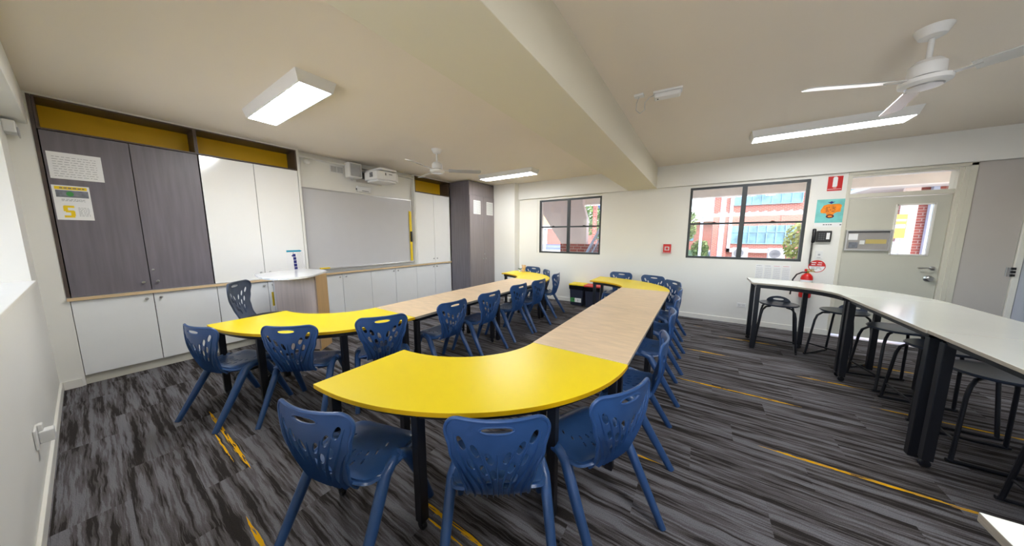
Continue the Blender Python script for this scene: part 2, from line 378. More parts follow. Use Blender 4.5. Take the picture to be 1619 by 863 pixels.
# ------------------------------------------------------------------ cupboards on the left wall
def knob(parent, x, y, z):
    k = MB().lathe([(.006, 0), (.006, .012), (.013, .018), (.014, .026), (.009, .03)], (0,0,0), 14, 0, Matrix.Rotation(PI/2, 4, 'Y'))
    return k.build('knob', CHROME, parent, smooth=True, loc=(x, y, z))
def cupboard(label, y0, y1, z0, z1, mdoor, knobz, cat='cupboard', group=None, x=XA, kick=False, lock=False):
    t = thing('cupboard', label, cat, (x, (y0+y1)/2, 0 if kick else z0), 0, group)
    cy = (y0+y1)/2; zz = 0 if kick else z0
    b = MB().box(-.36, -.022, y0-cy+.002, y1-cy-.002, z0-zz, z1-zz-.002)
    b.build('carcass', CARC, t)
    for i, (a, c) in enumerate(((y0, cy), (cy, y1))):
        d = MB().box(-.02, 0, a-cy+.003, c-cy-.003, z0-zz+.002, z1-zz-.004).build('door', mdoor, t, bevel=.0015)
        ky = -.05 if i == 0 else .05
        knob(d, 0, ky, knobz-zz)
        if lock and i == 1:
            MB().lathe([(.011, 0), (.011, .004), (.006, .006)], (0,0,0), 12, 0, Matrix.Rotation(PI/2, 4, 'Y')).build('lock', CHROME, d, loc=(0, .03, knobz-zz+.13), smooth=True)
    if kick:
        k = MB().box(-.36, -.03, y0-cy, y1-cy, 0, z0-.004); k.build('kickboard', KICK, t)
    return t
edges = [-.13, .89, 1.91, 2.93, 3.955, 4.98]
lows = ['low white cupboard under the dark grey doors beside the front wall', 'low white cupboard behind the office chair, under the glossy white doors',
        'low white cupboard just behind the timber lectern', 'low white cupboard under the middle of the whiteboard', 'low white cupboard at the end of the bench against the tall grey cupboard']
for i, l in enumerate(lows): cupboard(l, edges[i], edges[i+1], .10, .868, WHDOOR, .815, group='low white cupboards', kick=True)
cupboard('tall dark grey wall cupboard with two papers taped on its left door', -.12, .872, .905, 2.478, GREYLAM, 1.00, lock=True)
cupboard('tall glossy white wall cupboard between dark grey doors and whiteboard', .878, 1.892, .905, 2.478, WHLAM, 1.00)
cupboard('tall white wall cupboard to the right of the whiteboard', 4.0, 4.975, .905, 2.44, WHLAM, 1.00)
m = MB().box(XA-.36, XA+.028, -.145, 4.985, .872, .903, 0); m.box(XA+.0281, XA+.031, -.145, 4.985, .872, .903, 1)
tag(m.build('bench_top', [mat('bench laminate white', s2l(226, 228, 228), .35, var=.01), BEIGELAM]), 'long timber edged bench top running along the left wall cupboards', 'bench top')
m = MB(); m.box(XA-.37, XA+.006, -.145, -.124, .905, 2.77); sp = tag(m.build('end_panel', FRAMEBR), 'dark upright end panel of the cupboards beside the front wall', 'end panel')
def niche(label, y0, y1, z0, z1, div=None):
    t = thing('display_shelf', label, 'shelf', (XA, (y0+y1)/2, z0)); cy = (y0+y1)/2; h = z1-z0
    f = MB(); w = .014
    f.box(-.31, .004, y0-cy, y1-cy, 0, w); f.box(-.31, .004, y0-cy, y1-cy, h-w, h); f.box(-.31, .004, y0-cy, y0-cy+w, w, h-w); f.box(-.31, .004, y1-cy-w, y1-cy, w, h-w)
    f.build('frame', FRAMEBR, t)
    if div: MB().box(-.305, .003, div-cy-w, div-cy+w, w, h-w).build('divider', FRAMEBR, t)
    MB().box(-.315, -.30, y0-cy+w, y1-cy-w, w, h-w).build('back_panel', YNICHE, t)
niche('long open shelf with yellow back above the first four tall doors', -.122, 1.893, 2.48, 2.770, .872)
niche('short open shelf with yellow back beside the tall grey corner cupboard', 3.997, 4.978, 2.444, 2.768)
# tall corner cupboard
t = thing('corner_cupboard', 'floor to ceiling grey brown cupboard in the far left corner', 'cupboard', (-4.49, 5.0, 0))
MB().box(-.62, -.022, 0, .925, 0, 2.765).build('carcass', GREYLAM, t)
MB().box(-.022, -.003, 0, .925, 2.46, 2.765).build('top_panel', GREYLAM2, t)
for i, (a, c) in enumerate(((0, .5), (.5, .925))):
    d = MB().box(-.021, .004, a+.002, c-.002, .02, 2.455).build('door', GREYLAM2, t, bevel=.0015)
    knob(d, .004, .5+(-.045 if i == 0 else .045), .96)
    yy = .13 if i == 0 else .615
    v = MB(); v.box(.004, .010, yy, yy+.25, 2.03, 2.345)
    for k in range(3):
        for j in range(12): v.box(.010, .0125, yy+.022+k*.075, yy+.078+k*.075, 2.05+j*.0235, 2.062+j*.0235, 1)
    v.build('vent_grille', [WHPL, GREYPL], d)
MB().lathe([(.011, 0), (.011, .004), (.006, .006)], (0,0,0), 12, 0, Matrix.Rotation(PI/2, 4, 'Y')).build('lock', CHROME, t, loc=(.004, .525, 1.07), smooth=True)

# papers on the grey door
def poster(name, label, cat, base, u, v, w, h, mats, shapes, n=None, thick=.002):
    """base = lower left corner, u = horizontal unit, v = up; shapes: (poly [0..1], material index)"""
    u = Vector(u); v = Vector(v); n = u.cross(v)*(1); base = Vector(base)
    m = MB(); P = lambda a, b, d: base+u*(a*w)+v*(b*h)+n*d
    q = [(0,0),(1,0),(1,1),(0,1)]
    m.add([P(a, b, 0) for a, b in q]+[P(a, b, thick) for a, b in q], [(3,2,1,0),(4,5,6,7),(0,1,5,4),(1,2,6,5),(2,3,7,6),(3,0,4,7)], 0)
    for k, (poly, mi) in enumerate(shapes):
        m.add([P(a, b, thick+.0006+.00025*(k % 4)+ .0001*mi) for a, b in poly], [tuple(range(len(poly)))], mi)
    return tag(m.build(name, mats), label, cat)
R = lambda a, b, c, d: [(a, c), (b, c), (b, d), (a, d)]
def lines(a, b, z0, z1, n, h, mi, seed=1, slope=0):
    rr = random.Random(seed); out = []
    for i in range(n):
        z = z1-(z1-z0)*i/max(1, n-1); x = a
        while x < b-.02:
            l = min(rr.uniform(.04, .13), b-x); q = slope*(x-a)
            out.append(([(x, z+q), (x+l*.8, z+q+slope*l), (x+l*.8, z+h+q+slope*l), (x, z+h+q)], mi)); x += l+.01
    return out
def ell(cx, cy, rx, ry, n=20): return [(cx+rx*math.cos(2*PI*i/n), cy+ry*math.sin(2*PI*i/n)) for i in range(n)]
poster('paper_notice', 'white handwritten landscape sheet taped on the dark grey door', 'paper', (XA+.001, -.102, 2.045), (0,1,0), (0,0,1), .292, .245, [PAPER, INK], lines(.08, .9, .1, .82, 9, .012, 1, 3))
poster('paper_poster', 'portrait notice with yellow heading and yellow figure on dark grey door', 'poster', (XA+.001, -.108, 1.66), (0,1,0), (0,0,1), .20, .325, [PAPER, YPAPER, GREYP, GREENP, INK],
       [(R(.07, .93, .88, .97), 1), (R(.08, .95, .66, .86), 2), (ell(.45, .76, .10, .07), 3), (R(.22, .5, .36, .42), 1), (R(.20, .32, .25, .40), 1), (R(.25, .48, .22, .28), 1), (R(.38, .50, .12, .26), 1), (R(.20, .48, .07, .13), 1)]
       + lines(.2, .88, .905, .91, 1, .03, 4, 5) + lines(.2, .85, .55, .60, 3, .008, 4, 6) + lines(.60, .92, .12, .36, 8, .008, 4, 7))
poster('paper_poster', 'white sheet with teal arrow and navy column of symbols on glossy white door', 'poster', (XA+.001, 1.655, 1.0), (0,1,0), (0,0,1), .22, .30, [PAPER, TEALINK, NAVYINK, INK],
       [([(.0, .90), (.78, .90), (.9, .94), (.78, .99), (.0, .99)], 1), (R(.33, .50, .66, .80), 2), (R(.27, .36, .68, .74), 2), (R(.35, .52, .50, .64), 2), (R(.36, .53, .33, .48), 2), (R(.36, .54, .16, .31), 2), (R(.37, .55, .02, .14), 2), (ell(.38, .85, .03, .02), 3)] + lines(.6, .95, .1, .84, 12, .008, 3, 8))

# whiteboard
t = thing('whiteboard', 'wide whiteboard on the left wall above the bench', 'whiteboard', (XR, 2.0, .97))
y0, y1 = 1.96, 3.915; z0, z1 = .98, 2.245
MB().box(.0, .018, y0-2, y1-2, z0-.97, z1-.97).build('board', BOARD, t)
f = MB(); w = .016
f.box(0, .026, y0-2-w, y1-2+w, z1-.97, z1-.97+w); f.box(0, .026, y0-2-w, y1-2+w, z0-.97-w, z0-.97); f.box(0, .026, y0-2-w, y0-2, z0-.97, z1-.97); f.box(0, .026, y1-2, y1-2+w, z0-.97, z1-.97)
f.build('frame', ALU, t, bevel=.003)
MB().box(.018, .085, .12, y1-2, -.012, .002).build('pen_tray', ALU, t, bevel=.002)
tag(MB().box(XR+.03, XR+.08, 2.10, 2.24, .9722, .992).build('board_eraser', YPAPER, bevel=.003), 'small yellow board duster at left end of whiteboard tray', 'duster')
t = thing('ruler', 'yellow metre ruler with black grip on right edge of whiteboard', 'ruler', (XR+.03, 3.86, .99))
m = MB().box(0, .006, 0, .055, 0, 1.04)
for i in range(50): m.box(.006, .0068, .0, .018 if i % 5 else .028, .015+i*.0205, .018+i*.0205, 1)
m.build('blade', [YPAPER, BLACKP], t)
MB().box(.006, .03, .01, .045, .40, .62).build('grip', BLACKP, t, bevel=.004)

# wall gear above the whiteboard
t = thing('wall_speaker', 'white wall speaker left of the projector', 'speaker', (XR, 2.60, 2.50))
m = MB().box(.04, .20, .0, .22, .0, .245, 0); m.build('case', WHPL, t, bevel=.012)
m = MB().box(.20, .205, .02, .20, .02, .225, 0); m.build('grille', MESHG, t, bevel=.004)
m = MB().lathe([(.07, 0), (.072, .003), (.066, .005)], (.205, .11, .09), 28, 0, Matrix.Rotation(PI/2, 4, 'Y')); m.build('cone_ring', GREYPL, t, smooth=True)
m = MB().box(0, .05, .07, .15, .06, .18); m.tube([(.0, .11, .02), (.06, .11, -.02), (.11, .11, .0)], .012, 8); m.build('bracket', WHPL, t, smooth=True)
t = thing('projector_mount', 'white wall arm and plate holding the projector', 'projector mount', (XR, 2.95, 2.5))
MB().box(0, .012, -.14, .34, -.04, .17).build('wall_plate', mat('mount plate', s2l(212, 206, 200), .5), t, bevel=.002)
m = MB().box(.012, .55, -.03, .08, .135, .165); m.box(.012, .55, .12, .23, .135, .165); m.box(.25, .62, -.05, .26, .125, .158); m.build('arm', WHPL, t, bevel=.006)
m = MB(); m.box(.012, .10, -.08, .10, .03, .12); m.build('adjuster', DGREYPL, t, bevel=.003)
t = thing('projector', 'white short throw projector hanging above the whiteboard', 'projector', (XR+.19, 2.86, 2.44))
pts = [(.0, .0), (.10, -.03), (.38, .0), (.42, .10), (.42, .34), (.36, .42), (.06, .42), (.0, .36)]
m = MB(); m.prism(pts, .03, .165)
m.prism([(p[0]*.86+.03, p[1]*.86+.03) for p in pts], .0, .03); m.build('case', WHPL, t, bevel=.008)
m = MB()
for j in range(6): m.box(.13, .16, -.0215, -.012, .06+j*.013, .067+j*.013); m.box(.20, .28, -.024, -.008, .07+j*.013, .077+j*.013)
m.build('vent', DGREYPL, t)
m = MB().box(.4195, .424, .20, .26, .12, .13); m.box(.4195, .424, .13, .145, .10, .14); m.build('control_strip', DGREYPL, t)
m = MB(); m.prism([(p[0]*.7+.06, p[1]*.7+.06) for p in pts], .165, .195); m.build('top_cover', WHPL, t, bevel=.006)
t = thing('air_vent', 'small double wall vent left of the white speaker', 'vent', (XR, 2.385, 2.555))
m = MB().box(0, .012, 0, .215, 0, .125); m.build('frame', WHPL, t, bevel=.003)
for q in (.014, .112):
    m = MB()
    for j in range(9): m.box(.012, .015, q, q+.088, .016+j*.0105, .021+j*.0105)
    m.build('louvres', mat('louvre grey', s2l(150, 152, 154), .5), t)
t = thing('wall_sensor', 'white interface box just above whiteboard below projector', 'sensor', (XR, 2.80, 2.295))
MB().box(0, .05, 0, .25, 0, .10).build('case', WHPL, t, bevel=.006)
MB().box(.05, .053, .08, .20, .018, .026).build('marking', DGREYPL, t)
MB().box(.01, .03, -.008, 0, .03, .06).build('side_port', DGREYPL, t)
m = MB().lathe([(.045, 0), (.045, .012), (.034, .034), (.012, .042)], (XR, 2.06, 2.655), 20, 0, Matrix.Rotation(PI/2, 4, 'Y')); tag(m.build('dome_sensor', WHPL, smooth=True), 'small round white dome on wall left of the air vent', 'sensor')

# ------------------------------------------------------------------ ceiling lights
def ceiling_light(label, cx, cy, lx=1.24, ly=.23):
    t = thing('ceiling_light', label, 'ceiling light', (cx, cy, ZC), 0, 'ceiling lights')
    w, d = lx/2, ly/2; W, D = w+.035, d+.035; z = -.085
    m = MB(); a = [(-W,-D,0),(W,-D,0),(W,D,0),(-W,D,0)]; b = [(-w-.012,-d-.012,z),(w+.012,-d-.012,z),(w+.012,d+.012,z),(-w-.012,d+.012,z)]
    m.add(a+b, [(0,4,5,1),(1,5,6,2),(2,6,7,3),(3,7,4,0),(0,1,2,3)])
    c = [(-w,-d,z),(w,-d,z),(w,d,z),(-w,d,z)]; o = len(m.v)
    m.add(b+c, [(0,4,5,1),(1,5,6,2),(2,6,7,3),(3,7,4,0)])
    m.build('housing', WHPL, t)
    MB().box(-w, w, -d, d, z-.001, z+.01).build('diffuser', LAMP, t)
LAMP = mat('lit diffuser', (.9, .9, .9), .5, emit=(.98, .99, 1), estr=22)
ceiling_light('lit ceiling light nearest the dark grey cupboard', -3.34, 1.19)
ceiling_light('lit ceiling light near the tall grey corner cupboard', -3.39, 4.93)
ceiling_light('lit ceiling light on the right of the beam by the door', 1.08, 4.85)
ceiling_light('added lit ceiling light out of view right of the beam', 1.08, 1.1)  # unseen fourth light, added to fill out the lamp grid

# ceiling fans
def fan_parts(t):
    m = MB().lathe([(.03, -.062), (.055, -.05), (.076, -.008), (.077, 0)], (0,0,0), 28); m.build('canopy', WHPL, t, smooth=True)
    MB().tube([(0,0,-.05), (0,0,-.20)], .013, 12).build('downrod', WHPL, t, smooth=True)
    m = MB().lathe([(.074, -.285), (.078, -.27), (.076, -.215), (.052, -.188), (.02, -.183)], (0,0,0), 28); m.build('motor', WHPL, t, smooth=True)
    m = MB().lathe([(.02, -.342), (.086, -.338), (.106, -.324), (.108, -.300), (.082, -.292)], (0,0,0), 28); m.build('hub', WHPL, t, smooth=True)
    MB().lathe([(.02, -.348), (.072, -.346), (.078, -.339)], (0,0,0), 28).build('hub_cap', ALU, t, smooth=True)
    MB().lathe([(.070, -.293), (.070, -.284)], (0,0,0), 28).build('shadow_gap', BLACKP, t, smooth=True)
    for k in range(3):
        a = 2*PI*k/3; M = Matrix.Rotation(a, 4, 'Z')
        m = MB(); m.box(.09, .20, -.02, .02, -.305, -.299, 0, M)
        tilt = M @ Matrix.Translation((0,0,-.302)) @ Matrix.Rotation(math.radians(-13), 4, 'X')
        m.prism([(.17, -.045), (.63, -.058), (.655, -.03), (.655, .03), (.63, .058), (.17, .045)], -.003, .003, 0, None, tilt)
        m.build('blade', FANB, t)
FANB = mat('fan blade enamel', s2l(205, 203, 200), .25, metal=.2)
fa = thing('ceiling_fan', 'small white three blade ceiling fan near the whiteboard', 'ceiling fan', (-3.39, 3.07, ZC), math.radians(43), 'ceiling fans'); fan_parts(fa)
dup(fa, (1.115, 3.08, ZC), math.radians(203), 'white three blade ceiling fan at the top right right of the beam')

# detector gear on the ceiling
t = thing('ceiling_sensor', 'white box fitting on ceiling right of the beam', 'sensor', (-.345, 3.03, ZC), math.radians(6))
MB().box(-.115, .115, -.05, .05, -.018, 0).build('base', WHPL, t, bevel=.004)
MB().box(-.105, .105, -.045, .045, -.055, -.018).build('case', WHPL, t, bevel=.012)
MB().lathe([(.006, -.058), (.006, -.05)], (-.075, 0, 0), 10).build('indicator', BLACKP, t)
t = thing('ceiling_socket', 'small white plug point with a dangling lead beside the ceiling box', 'socket', (-.57, 2.97, ZC))
MB().box(-.04, .04, -.03, .03, -.02, 0).build('plate', WHPL, t, bevel=.003)
MB().tube([(.0, 0, -.02), (-.02, 0, -.07), (-.02, 0, -.13), (.015, 0, -.165), (.055, 0, -.14), (.05, 0, -.08), (.09, .02, -.035), (.13, .03, -.02)], .003, 6).build('lead', GREYPL, t, smooth=True)

# ------------------------------------------------------------------ things on the back wall
YW = YB
def wposter(name, label, cat, x0, z0, w, h, mats, shapes, y=YW): return poster(name, label, cat, (x0, y, z0), (1,0,0), (0,0,1), w, h, mats, shapes)
wposter('fire_sign', 'red extinguisher sign with white symbol high beside the door', 'sign', 1.49, 2.165, .15, .205, [RED, PAPER], [([(.34, .26), (.62, .26), (.66, .34), (.66, .88), (.58, .96), (.40, .96), (.34, .88)], 1), (R(.04, .96, .10, .125), 1), (R(.40, .62, .19, .21), 1)])
pts = [(.10, .42), (.08, .55), (.20, .80), (.38, .86), (.62, .86), (.85, .86), (.96, .78), (.93, .62), (.93, .45), (.78, .44), (.66, .36), (.63, .22), (.50, .16), (.38, .22), (.34, .38), (.18, .40)]
wposter('wall_poster', 'teal poster with orange shape between the back window and the door', 'poster', 1.405, 1.645, .305, .40, [PAPER, TEAL, ORANGE, DRED, NAVYINK, INK],
        [(R(.0, 1, .15, 1), 1), ([(a*.80+.09, b*.70+.22) for a, b in pts], 2), (ell(.5, .38, .14, .07), 3), (ell(.5, .38, .08, .035), 2), ([(.36, .90), (.50, .83), (.62, .91), (.55, .90), (.50, .93), (.44, .90)], 4), (R(.86, .92, .05, .09), 5)]
        + lines(.34, .66, .55, .70, 4, .02, 3, 4) + lines(.3, .62, .05, .06, 1, .035, 5, 9))
gp = 'printed sheets in a row under the right back window'
for i, lab in enumerate(['faint printed sheet under the window, leftmost in the row of four', 'faint printed sheet under the window, second from left in the row of four', 'faint printed sheet under the window, third from left in the row of four', 'faint printed sheet under the window, nearest the fire extinguisher']):
    o = wposter('printed_sheet', lab, 'paper', .785+i*.108, .745, .100, .30, [PAPER, INK, RED], lines(.08, .92, .05, .82, 17, .010, 1, 20+i)+lines(.1, .8, .91, .92, 1, .02, 2 if i > 1 else 1, 40+i)); o['group'] = gp
t = thing('wall_phone', 'black corded phone mounted on the wall right of the window', 'phone', (1.49, YW, 1.42))
MB().box(-.05, .105, -.045, 0, 0, .165).build('body', BLACKP, t, bevel=.008)
m = MB().box(.05, .085, -.047, -.044, .04, .135); m.build('label_panel', PAPER, t)
m = MB()
for i in range(3):
    for j in range(4): m.box(-.03+i*.024, -.014+i*.024, -.050, -.044, .03+j*.028, .047+j*.028)
m.build('keypad', DGREYPL, t)
m = MB().tube([(-.085, -.055, .0), (-.088, -.075, .03), (-.088, -.075, .15), (-.083, -.05, .185)], .021, 12); m.build('handset', BLACKP, t, smooth=True)
cp = [(-.085+.012*math.cos(i*1.3), -.03+.012*math.sin(i*1.3), -.0-i*.0038) for i in range(90)]
m = MB().tube(cp, .004, 5); m.build('coiled_cord', BLACKP, t, smooth=True)
t = thing('switch_plate', 'white light switch plate below the black phone', 'switch', (1.50, YW, 1.165))
MB().box(-.04, .04, -.008, 0, 0, .12).build('plate', WHPL, t, bevel=.003)
MB().box(-.012, .012, -.014, -.008, .05, .075).build('rocker', GREYPL, t)
MB().box(-.02, .02, -.0085, -.008, .015, .02).build('marking', INK, t)
m = MB().lathe([(.094, 0), (.094, .003)], (1.495, YW, 1.05), 36, 0, Matrix.Rotation(PI/2, 4, 'X'))
for s_ in (lines(-.062, .062, .0, .03, 2, .010, 1, 51)): m.add([(1.495+a, YW-.0042, 1.05+.02+b) for a, b in s_[0]], [(0,1,2,3)], 1)
m.add([(1.495+.085*math.cos(a), YW-.0038, 1.05+.085*math.sin(a)) for a in [PI+i*PI/18+.0 for i in range(19)]], [tuple(range(19))], 1)
for s_ in (lines(-.06, .06, -.045, -.012, 3, .005, 2, 52)): m.add([(1.495+a, YW-.0046, 1.05+b) for a, b in s_[0]], [(0,1,2,3)], 2)
tag(m.build('round_sign', [RED, PAPER, INK]), 'round red and white extinguisher sign below the switch plate', 'sign')
t = thing('fire_extinguisher', 'red fire extinguisher with black hose on wall left of the door', 'fire extinguisher', (1.385, YB-.084, .57))
MB().lathe([(.062, 0), (.068, .012), (.068, .30), (.060, .335), (.035, .365), (.022, .375)], (0,0,0), 28).build('cylinder', RED, t, smooth=True)
MB().lathe([(.0687, .215), (.0687, .275)], (0,0,0), 28).build('label_band', PAPER, t, smooth=True)
m = MB().lathe([(.018, .37), (.018, .40), (.010, .405)], (0,0,0), 14); m.box(-.012, .075, -.012, .012, .40, .412); m.box(-.012, .065, -.010, .010, .422, .436); m.build('valve', mat('brass valve', s2l(160, 140, 60), .35, metal=.7), t, smooth=True)
MB().lathe([(.016, .40), (.016, .435), (.008, .44)], (-.02, 0, 0), 12).build('pin_cap', RED, t, smooth=True)
MB().tube([(-.01, -.01, .385), (-.06, -.02, .388), (-.12, -.02, .35), (-.155, -.01, .27), (-.16, -.01, .15), (-.165, -.01, .03)], .010, 8).build('hose', BLACKP, t, smooth=True)
MB().box(-.03, .03, .06, .084, .10, .34).build('bracket', ALU, t)
t = thing('fire_alarm_button', 'red fire alarm call point under clear cover between the two back windows', 'alarm', (-.535, YW, 1.19))
MB().box(-.065, .065, -.04, 0, .015, .165).build('case', RED, t, bevel=.006)
MB().box(-.038, .038, -.045, -.040, .05, .12).build('face', PAPER, t)
MB().box(-.022, .022, -.049, -.045, .062, .108).build('button', RED, t, bevel=.002)
MB().box(-.075, .075, -.05, 0, -.005, .012).build('cover_base', mat('pale red plastic', s2l(220, 150, 150), .3), t, bevel=.003)
MB().box(-.055, .055, -.035, 0, .168, .182).build('cover_top', WHPL, t, bevel=.003)
t = thing('power_outlet', 'white double power outlet low on the back wall', 'power outlet', (.65, YW, .295))
MB().box(-.057, .057, -.010, 0, 0, .07).build('plate', WHPL, t, bevel=.003)
m = MB()
for q in (-.03, .03):
    for r_ in (-.008, .008): m.box(q+r_-.002, q+r_+.002, -.0112, -.010, .03, .042)
m.build('socket_slots', DGREYPL, t)
t = thing('power_outlet', 'white outlet with adaptor plugged in low on the front wall', 'power outlet', (-3.1, YC+.001, .30))
MB().box(-.06, .06, 0, .010, 0, .115).build('plate', WHPL, t, bevel=.003)
MB().box(-.05, .01, .010, .06, .012, .085).build('adaptor', WHPL, t, bevel=.006)
MB().box(-.04, -.0, .010, .028, .085, .125).build('plug_top', WHPL, t, bevel=.004)
# alarm panel on the door
t = thing('notice_tray', 'metal framed indicator panel with yellow strip on the door', 'panel', (1.745, 6.172, 1.30))
f = MB(); w = .018
f.box(0, .425, -.03, 0, 0, w); f.box(0, .425, -.03, 0, .295-w, .295); f.box(0, w, -.03, 0, w, .295-w); f.box(.425-w, .425, -.03, 0, w, .295-w); f.build('frame', ALU, t, bevel=.002)
MB().box(w, .425-w, -.012, 0, w, .295-w).build('back_plate', mat('panel grey', s2l(160, 156, 152), .5, var=.05), t)
MB().box(.20, .39, -.0145, -.012, .10, .16).build('yellow_strip', mat('dull yellow card', s2l(200, 180, 110), .6), t)
MB().box(.03, .12, -.016, -.012, .15, .24).build('card', PAPER, t)
MB().box(.04, .13, -.016, -.012, .035, .12).build('map_card', GREYP, t)
MB().box(.145, .19, -.018, -.012, .09, .145).build('key_box', WHPL, t)
MB().box(w, .425-w, -.02, -.012, .255, .272).build('top_slot', DGREYPL, t)
# blind bracket near the front window
t = thing('blind_bracket', 'white blind box at the top corner of the front window', 'blind', (-4.93, YC, 2.36))
MB().box(-.16, .0, 0, .06, .02, .12).build('case', WHPL, t, bevel=.008)
MB().box(-.15, -.02, .06, .068, .0, .07).build('end_cap', GREYPL, t, bevel=.003)

# ------------------------------------------------------------------ tables
def castor(m, x, y, mi=0):
    m.lathe([(.022, -.012), (.026, -.008), (.026, .008), (.022, .012)], (x, y, .027), 16, mi, Matrix.Rotation(PI/2, 4, 'X')); m.box(x-.012, x+.012, y-.017, y+.017, .03, .06, mi)
def legs(t, pts, h, s=.024):
    for k, (x, y) in enumerate(pts):
        l = MB(); c = (k % 2 == 1)
        l.box(x-s, x+s, y-s, y+s, .055 if c else 0, h)
        if c: castor(l, x, y)
        l.build('leg', STEELB, t, bevel=.003)
def arc_table(label, cx, cy, sx, sy, a, b, ai, bi, h, top, edge, group, cat='table', thick=.025, angs=(30, 62), edgeh=None):
    t = thing('curved_table', label, cat, (cx, cy, 0), 0, group); N = 40
    out = [(sx*a*math.cos(i*PI/2/N), sy*b*math.sin(i*PI/2/N)) for i in range(N+1)]
    inn = [(sx*ai*math.cos(i*PI/2/N), sy*bi*math.sin(i*PI/2/N)) for i in range(N, -1, -1)]
    m = MB(); m.prism(out+inn, h-thick, h, 0, 1); m.build('tabletop', [top, edge], t, bevel=.002)
    fr = MB(); q = .05; z0, z1 = h-thick-.045, h-thick
    def ring(aa, bb, n=N): return [(sx*aa*math.cos(i*PI/2/n), sy*bb*math.sin(i*PI/2/n)) for i in range(n+1)]
    for (aa, bb) in ((a-q, b-q), (ai+q, bi+q)):
        o, i_ = ring(aa, bb), ring(aa-.025, bb-.025)
        o = [(o_[0], max(abs(o_[1]), q)*sy) for o_ in o]; i_ = [(x_, max(abs(y_), q)*sy) for x_, y_ in i_]
        o = [(max(abs(x_), q)*sx, y_) for x_, y_ in o]; i_ = [(max(abs(x_), q)*sx, y_) for x_, y_ in i_]
        fr.prism(o+i_[::-1], z0, z1)
    fr.box(sx*q, sx*(q+.025), sy*(bi+q), sy*(b-q), z0, z1); fr.box(sx*(ai+q), sx*(a-q), sy*q, sy*(q+.025), z0, z1)
    fr.build('frame', STEELB, t)
    e = .07
    pts = [(sx*(a-e), sy*e), (sx*e, sy*(b-e)), (sx*e, sy*(bi+e)), (sx*(ai+e), sy*e)]
    for g in angs: pts.append((sx*(a-e)*math.cos(math.radians(g)), sy*(b-e)*math.sin(math.radians(g))))
    legs(t, pts, z0+.01); return t
def rect_table(label, x0, x1, y0, y1, h, top, edge, group, name='rectangular_table', thick=.025, skew=0):
    t = thing(name, label, 'table', ((x0+x1)/2, (y0+y1)/2, 0), 0, group); w, d = (x1-x0)/2, (y1-y0)/2
    m = MB(); m.prism([(-w, -d+.001), (w, -d+.001), (w, d-.001), (-w, d-.001)], h-thick, h, 0, 1); m.build('tabletop', [top, edge], t, bevel=.002)
    q = .045; z0, z1 = h-thick-.045, h-thick; fr = MB()
    fr.box(-w+q, w-q, -d+q, -d+q+.025, z0, z1); fr.box(-w+q, w-q, d-q-.025, d-q, z0, z1); fr.box(-w+q, -w+q+.025, -d+q, d-q, z0, z1); fr.box(w-q-.025, w-q, -d+q, d-q, z0, z1)
    fr.build('frame', STEELB, t)
    e = .06; legs(t, [(w-e, -d+e), (w-e, d-e), (-w+e, -d+e), (-w+e, d-e)], z0+.01); return t
TH = .70
gl = 'low tables'
arc_table('yellow quarter ring table nearest the camera in the right row', -1.715, 1.82, 1, -1, 1.385, 1.205, .70, .63, TH, YTOP, YEDGE, gl)
rect_table('near birch rectangular table of the right row, next to the front yellow one', -1.018, -.335, 1.822, 3.27, TH, BIRCH, WEDGE, gl)
rect_table('far birch rectangular table of the right row, towards the back wall', -1.010, -.335, 3.272, 4.66, TH, BIRCH, WEDGE, gl)
arc_table('yellow quarter ring table at the far end of the right row', -1.66, 4.662, 1, 1, 1.325, 1.06, .655, .43, TH, YTOP, YEDGE, gl)
arc_table('yellow quarter ring table at the near end of the left row by the lectern', -3.715, 1.762, 1, -1, 1.38, 1.215, .68, .61, TH, YTOP, YEDGE, gl)
rect_table('near birch rectangular table of the left row, next to the near yellow one', -3.035, -2.335, 1.764, 3.16, TH, BIRCH, WEDGE, gl)
rect_table('far birch rectangular table of the left row, towards the back wall', -3.02, -2.325, 3.162, 4.56, TH, BIRCH, WEDGE, gl)
arc_table('yellow quarter ring table at the far end of the left row', -3.64, 4.562, 1, 1, 1.325, 1.06, .655, .50, TH, YTOP, YEDGE, gl)
HH = .90; gh = 'high white tables'
arc_table('high white quarter ring table nearest the fire extinguisher', .60, 4.30, 1, 1, 1.33, 1.09, .655, .52, HH, WTOP, WEDGE, gh, thick=.022)
rect_table('high white rectangular table in front of the exit door', 1.255, 1.935, 2.965, 4.298, HH, WTOP, WEDGE, gh, 'high_table', .022)
rect_table('high white rectangular table cut off by the right picture edge', 1.262, 1.935, 1.63, 2.963, HH, WTOP, WEDGE, gh, 'high_table', .022)
arc_table('high white quarter ring table whose corner shows at the bottom right', .55, 1.628, 1, -1, 1.385, 1.20, .70, .60, HH, WTOP, WEDGE, gh, thick=.022)

